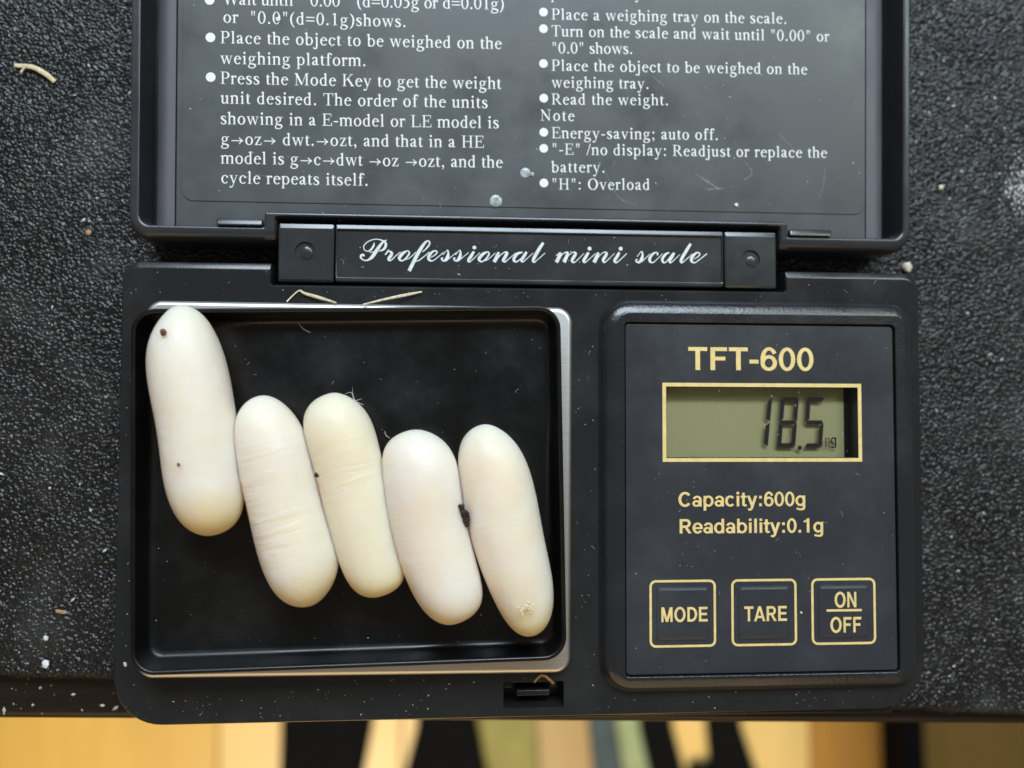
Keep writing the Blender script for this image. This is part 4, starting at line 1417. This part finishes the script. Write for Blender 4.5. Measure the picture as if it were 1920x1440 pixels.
bit("straw", M_STRAW, "pale straw on the black mat at the upper left", "straw",
    lambda m_: (tube(m_, [(-85.3, 69.1, .3, .30), (-82.4, 68.9, .45, .38), (-80.2, 67.8, .4, .42), (-78.8, 66.6, .25, .36)], 7, .3),
                tube(m_, [(-83.6, 68.7, .5, .18), (-84.2, 67.9, .35, .2)], 6, .6)))
bit("straw", M_STRAW, "bent straw lying left behind the steel platform", "straw",
    lambda m_: tube(m_, [(-37.9, 28.7, 12.4, .10), (-36.2, 30.4, 12.2, .12), (-35.2, 30.0, 12.5, .20), (-32.8, 29.3, 12.7, .24), (-30.2, 28.4, 13.9, .12)], 6, .3))
bit("straw", M_STRAW, "straight straw lying over the middle of the steel platform's rear edge", "straw",
    lambda m_: tube(m_, [(-26.2, 28.2, 13.85, .12), (-23.0, 29.1, 13.5, .17), (-20.0, 29.9, 12.7, .22), (-17.4, 30.5, 12.4, .12)], 6, .3))
bit("straw", M_BROWN_STRAW, "short brown straw curled over the latch slot", "straw",
    lambda m_: tube(m_, [(0.1, -29.4, 12.1, .16), (1.0, -28.4, 12.3, .22), (1.7, -28.35, 12.5, .22), (2.5, -29.0, 12.3, .22), (3.15, -29.75, 11.6, .26)], 6, .6))
for x, y, z, a, b_, c_, mt, lb in (
        (-77.9, -28.9, .4, .62, .85, .5, M_CHALK, "largest white crumb on the mat left of the tray's lower corner"),
        (-78.0, -24.7, .3, .5, .4, .35, M_CHALK, "white flake on the mat just above the largest white crumb"),
        (-75.7, -20.5, .3, 1.0, .35, .3, M_TAN, "tan sliver on the mat near the left edge"),
        (-72.8, 41.5, .3, .55, .6, .4, M_TAN, "tan grain on the mat left of the hinge"),
        (67.3, 37.9, .8, 1.0, .95, .8, M_GRIT, "cream pebble on the mat right of the hinge gap"),
        (74.0, 52.4, .3, .55, .5, .4, M_GRIT, "small cream grain on the mat right of the lid corner"),
        (53.6, 29.25, 12.15, .75, .28, .22, M_CHALK, "white chip behind the upper edge of the control pod"),
        (33.4, 45.9, 9.5, .40, .36, .3, M_CHALK, "round white crumb at the lower edge of the printed sheet"),
        (-60.8, -25.6, 12.1, .3, .42, .2, M_GRIT, "pinkish chip on the case left of the tray's lower corner"),
        (-40.3, 73.6, 10.3, .42, .42, .34, M_CHALK, "round white crumb on the printed text at the top of the lid"),
        (41.6, -19.0, 13.75, .2, .24, .14, M_GRIT, "tiny cream grain between the TARE and ON OFF buttons")):
    bit("crumb", mt, lb, "crumb", lambda m_: rock(m_, r1, x, y, z - c_ * .3, a, b_, c_ * .65, r1.uniform(-.4, .4), 1, 0.2))
M_DROP = flat("dried_droplet", (0.42, 0.46, 0.47), 0.15, vary=0.4, vscale=1200)
for x, y, s, lb in ((-5.9, 45.7, 1.0, "dried droplet at the lower edge of the printed sheet"), (-1.2, 50.3, .85, "larger dried droplet between the two text columns"),
                    (-0.1, 50.1, .38, "smaller dried droplet beside the larger one between the columns")):
    bit("dried_droplet", M_DROP, lb, "droplet", lambda m_: rock(m_, r1, x, y, 9.35 if y < 47 else 9.5, s, s, .16, 0, 3, 0.03))

M_LINT = flat("grey_lint", (0.42, 0.42, 0.38), 0.8, vary=0.3)
FZ = FLOOR_Z + 0.06
for lb, strands in (("curled grey fibre on the tray floor above the second egg", [[(-35.75, 25.3, FZ, .05), (-34.95, 24.35, FZ, .10), (-33.9, 23.8, FZ, .05)]]),
                    ("tangled grey lint beside the top of the third egg", [[(-28.7, 14.6, FZ, .03), (-27.7, 14.8, FZ + .2, .07), (-27.2, 13.6, FZ + .1, .10), (-25.9, 13.0, FZ, .05)],
                                                                           [(-28.3, 13.0, FZ, .03), (-27.3, 13.5, FZ + .15, .06), (-26.2, 13.9, FZ, .03)],
                                                                           [(-27.6, 15.6, FZ, .025), (-27.4, 14.2, FZ + .1, .05), (-26.6, 12.6, FZ, .03)]]),
                    ("short white fibre beside the top of the fourth egg", [[(-22.75, 9.1, FZ, .05), (-22.5, 8.4, FZ, .08), (-21.9, 8.0, FZ, .04)]])):
    m_ = MB()
    for s in strands:
        tube(m_, s, 5)
    tag(m_.build("lint", M_LINT, smooth=50), lb, "lint", "lint in the tray")

# white plaster smear on the mat
sm = MB()
r2 = random.Random(11)
for k in range(230):
    x, y = r2.gauss(88.9, 1.6), r2.gauss(52.3, 3.2)
    rock(sm, r2, x, y, r2.uniform(-.12, .1), r2.uniform(.05, .30), r2.uniform(.05, .2), .08, r2.uniform(0, 3), 1, 0.3)
tag(sm.build("plaster_smear", M_CHALK, smooth=0), "white powdery smear on the mat at the right edge", "smear", kind="stuff")

# dust: tiny chips and fibres
def dust(name, label, n, place, smin, smax, seed, mat=M_DUST, fibres=0, ok=lambda x, y: False):
    r_ = random.Random(seed)
    m_ = MB()
    last = None
    for _ in range(n):
        x, y, z = place(r_)
        if last and r_.random() < 0.45:          # specks gather in clusters
            qx, qy = last[0] + r_.gauss(0, 1.3), last[1] + r_.gauss(0, 1.3)
            if ok(qx, qy):
                x, y = qx, qy
        last = (x, y)
        s = smin + (smax - smin) * r_.random() ** 3
        a = r_.uniform(0, math.pi)
        el = r_.choice((1, 1, 1.5, 2.4))
        ca, sa = math.cos(a), math.sin(a)
        pts = [(s * el, 0, 0), (0, s, 0), (-s * el, 0, 0), (0, -s, 0), (0, 0, s * .7), (0, 0, -s * .5)]
        pts = [(p[0] * r_.uniform(.6, 1.2), p[1] * r_.uniform(.6, 1.2), p[2]) for p in pts]
        m_.add([(x + p[0] * ca - p[1] * sa, y + p[0] * sa + p[1] * ca, z + p[2]) for p in pts],
               [(0, 1, 4), (1, 2, 4), (2, 3, 4), (3, 0, 4), (1, 0, 5), (2, 1, 5), (3, 2, 5), (0, 3, 5)])
    for _ in range(fibres):
        x, y, z = place(r_)
        a = r_.uniform(0, 6.28)
        L = r_.uniform(.3, 1.1)
        p = [(x, y, z + .02, .014)]
        for k in range(3):
            a += r_.uniform(-.9, .9)
            x += L / 3 * math.cos(a)
            y += L / 3 * math.sin(a)
            p.append((x, y, z + .03, .016))
        tube(m_, p, 4)
    return tag(m_.build(name, mat, smooth=0, weld=False), label, "dust", kind="stuff")


def lid_z(y, zl):
    return 9.8 + (y - 40.7) * math.sin(LT) + (zl - 9.8)


def on_lid(r_):
    y = r_.uniform(41, 79)
    return r_.uniform(-56, 56), y, lid_z(y, 9.2)


def on_case(r_):
    while True:
        x, y = r_.uniform(-61.5, 61.5), r_.uniform(-34, 33.5)
        if (-60 < x < 6.5 and -28.5 < y < 29.3) or (9.6 < x < 61.5 and -31.5 < y < 29.8) or (abs(x) < 41 and y > 31) or (-5 < x < 5 and y < -29):
            if r_.random() < 0.999:
                continue
        return x, y, 12.01


def on_face(r_):
    while True:
        x, y = r_.uniform(14.5, 56.8), r_.uniform(-27.7, 25.4)
        if not (20 < x < 52 and 4 < y < 16.8):
            return x, y, 13.62


def on_pane(r_):
    return r_.uniform(20.6, 51), r_.uniform(5.1, 15.9), 13.47


def on_tray(r_):
    while True:
        x, y = r_.uniform(-56, 1.5), r_.uniform(-22.5, 25.8)
        if egg_top(x, y) < FLOOR_Z + 0.1:
            return x, y, FLOOR_Z + 0.02


def on_mat(r_):
    x = r_.choice((-1, 1)) * r_.uniform(63, 96)
    return x, r_.uniform(mat_edge(x) + 2, 90), 0.12


def on_board(r_):
    x = r_.uniform(-92, -56)
    return x, r_.uniform(-38.0, mat_edge(x) - .4), -3.15


def on_hinge(r_):
    return r_.uniform(-39, 39), r_.uniform(32.9, 40), 11.22


dust("dust_on_lid", "white dust flecks and fibres over the printed sheet", 240, on_lid, .02, .13, 1, fibres=14)
dust("dust_on_case", "pale dust specks on the flat of the scale case", 340, on_case, .018, .10, 2, fibres=10, ok=lambda x, y: abs(x) < 61.5 and (y < -32 or 29.8 < y < 31) and abs(y) < 34)
dust("dust_on_face_plate", "fine pale dust on the control face plate", 190, on_face, .016, .085, 3, fibres=7, ok=lambda x, y: 14.5 < x < 56.8 and (-27.5 < y < 4 or 17 < y < 25.4))
dust("dust_on_display", "fine pale dust on the display window", 34, on_pane, .03, .11, 4, fibres=2)
dust("dust_in_tray", "sparse pale dust on the tray floor", 150, on_tray, .016, .09, 6, fibres=6)
dust("grit_on_mat", "white grit scattered over the mat", 420, on_mat, .05, .26, 8, M_CHALK, ok=lambda x, y: 63 < abs(x) < 96 and mat_edge(x) + 2 < y < 90)
dust("grit_on_table_top", "pale grit on the dark table top at the lower left", 46, on_board, .06, .36, 9, M_GRIT)
dust("dust_on_hinge", "pale dust on the hinge bar", 60, on_hinge, .025, .14, 10, fibres=6)

# ================================================================== BLURRED THINGS ON THE FLOOR
M_BLACK = flat("black_fabric", (0.0015, 0.0018, 0.0024), 0.9, 0.0, 0.15, vary=0.3, vscale=60)
M_OLIVE = flat("olive_fabric", (0.27, 0.24, 0.075), 0.85, vary=0.15, vscale=30)
M_BLUE = flat("slate_fabric", (0.05, 0.075, 0.085), 0.8, vary=0.2, vscale=30)
M_SAGE = flat("sage_fabric", (0.30, 0.36, 0.19), 0.85, vary=0.15, vscale=30)


def lump(name, pts, h, mat, label, cat, rad=6):
    m_ = MB()
    rings = []
    for d, z in [(0, -599)] + [(d, -600 + z) for d, z in edge_round(min(rad, h * .8), h, 4)]:
        rings.append((outline(pts, rad + 1, d, 5), z))
    m_.loft(rings, cap1=True)
    o = m_.build(name, mat)
    return tag(o, label, cat) if label else o


lump("trouser_leg", [(-166, -345), (-100, -345), (-85, -266), (-80, -120), (-163, -120)], 14, M_BLACK, "blurred black cloth shape left of centre on the floor", "cloth")
lump("trouser_leg", [(-66, -345), (30, -345), (8, -270), (0, -120), (-44, -120), (-46, -268)], 14, M_BLACK, "blurred black cloth shape beside the olive cushion on the floor", "cloth")
lump("floor_cushion", [(20, -345), (66, -345), (62, -272), (58, -120), (2, -120), (10, -270)], 12, M_OLIVE, "blurred olive cushion on the floor below the latch", "cushion")
lump("strap", [(117, -345), (146, -345), (133, -272), (125, -120), (102, -120), (109, -272)], 9, M_BLUE, "blurred slate blue strap on the floor", "strap", 3)
lump("strap", [(147, -345), (172, -345), (155, -272), (146, -120), (127, -120), (134, -272)], 9, M_SAGE, "blurred sage green strap on the floor", "strap", 3)
st_ = tag(empty("black_bag_strap", (210, -280, -600)), "blurred black looped strap on the floor, right of the green one", "strap")
for nm, pts in (("strap_arm", [(172, -345), (205, -345), (186, -274), (176, -120), (148, -120), (156, -273)]),
                ("strap_arm", [(224, -345), (274, -345), (250, -275), (240, -120), (208, -120), (218, -275)]),
                ("strap_end", [(205, -345), (224, -345), (223.5, -306), (200.5, -306)])):
    o = lump(nm, pts, 9, M_BLACK, None, None, 2)
    o.parent = st_
    o.matrix_parent_inverse = st_.matrix_basis.inverted()
lump("chair_leg", [(386, -345), (409, -345), (406, -279), (404, -120), (383, -120), (385, -278)], 40, M_BLACK, "blurred thin black bar at the far right of the floor", "bar", 4)
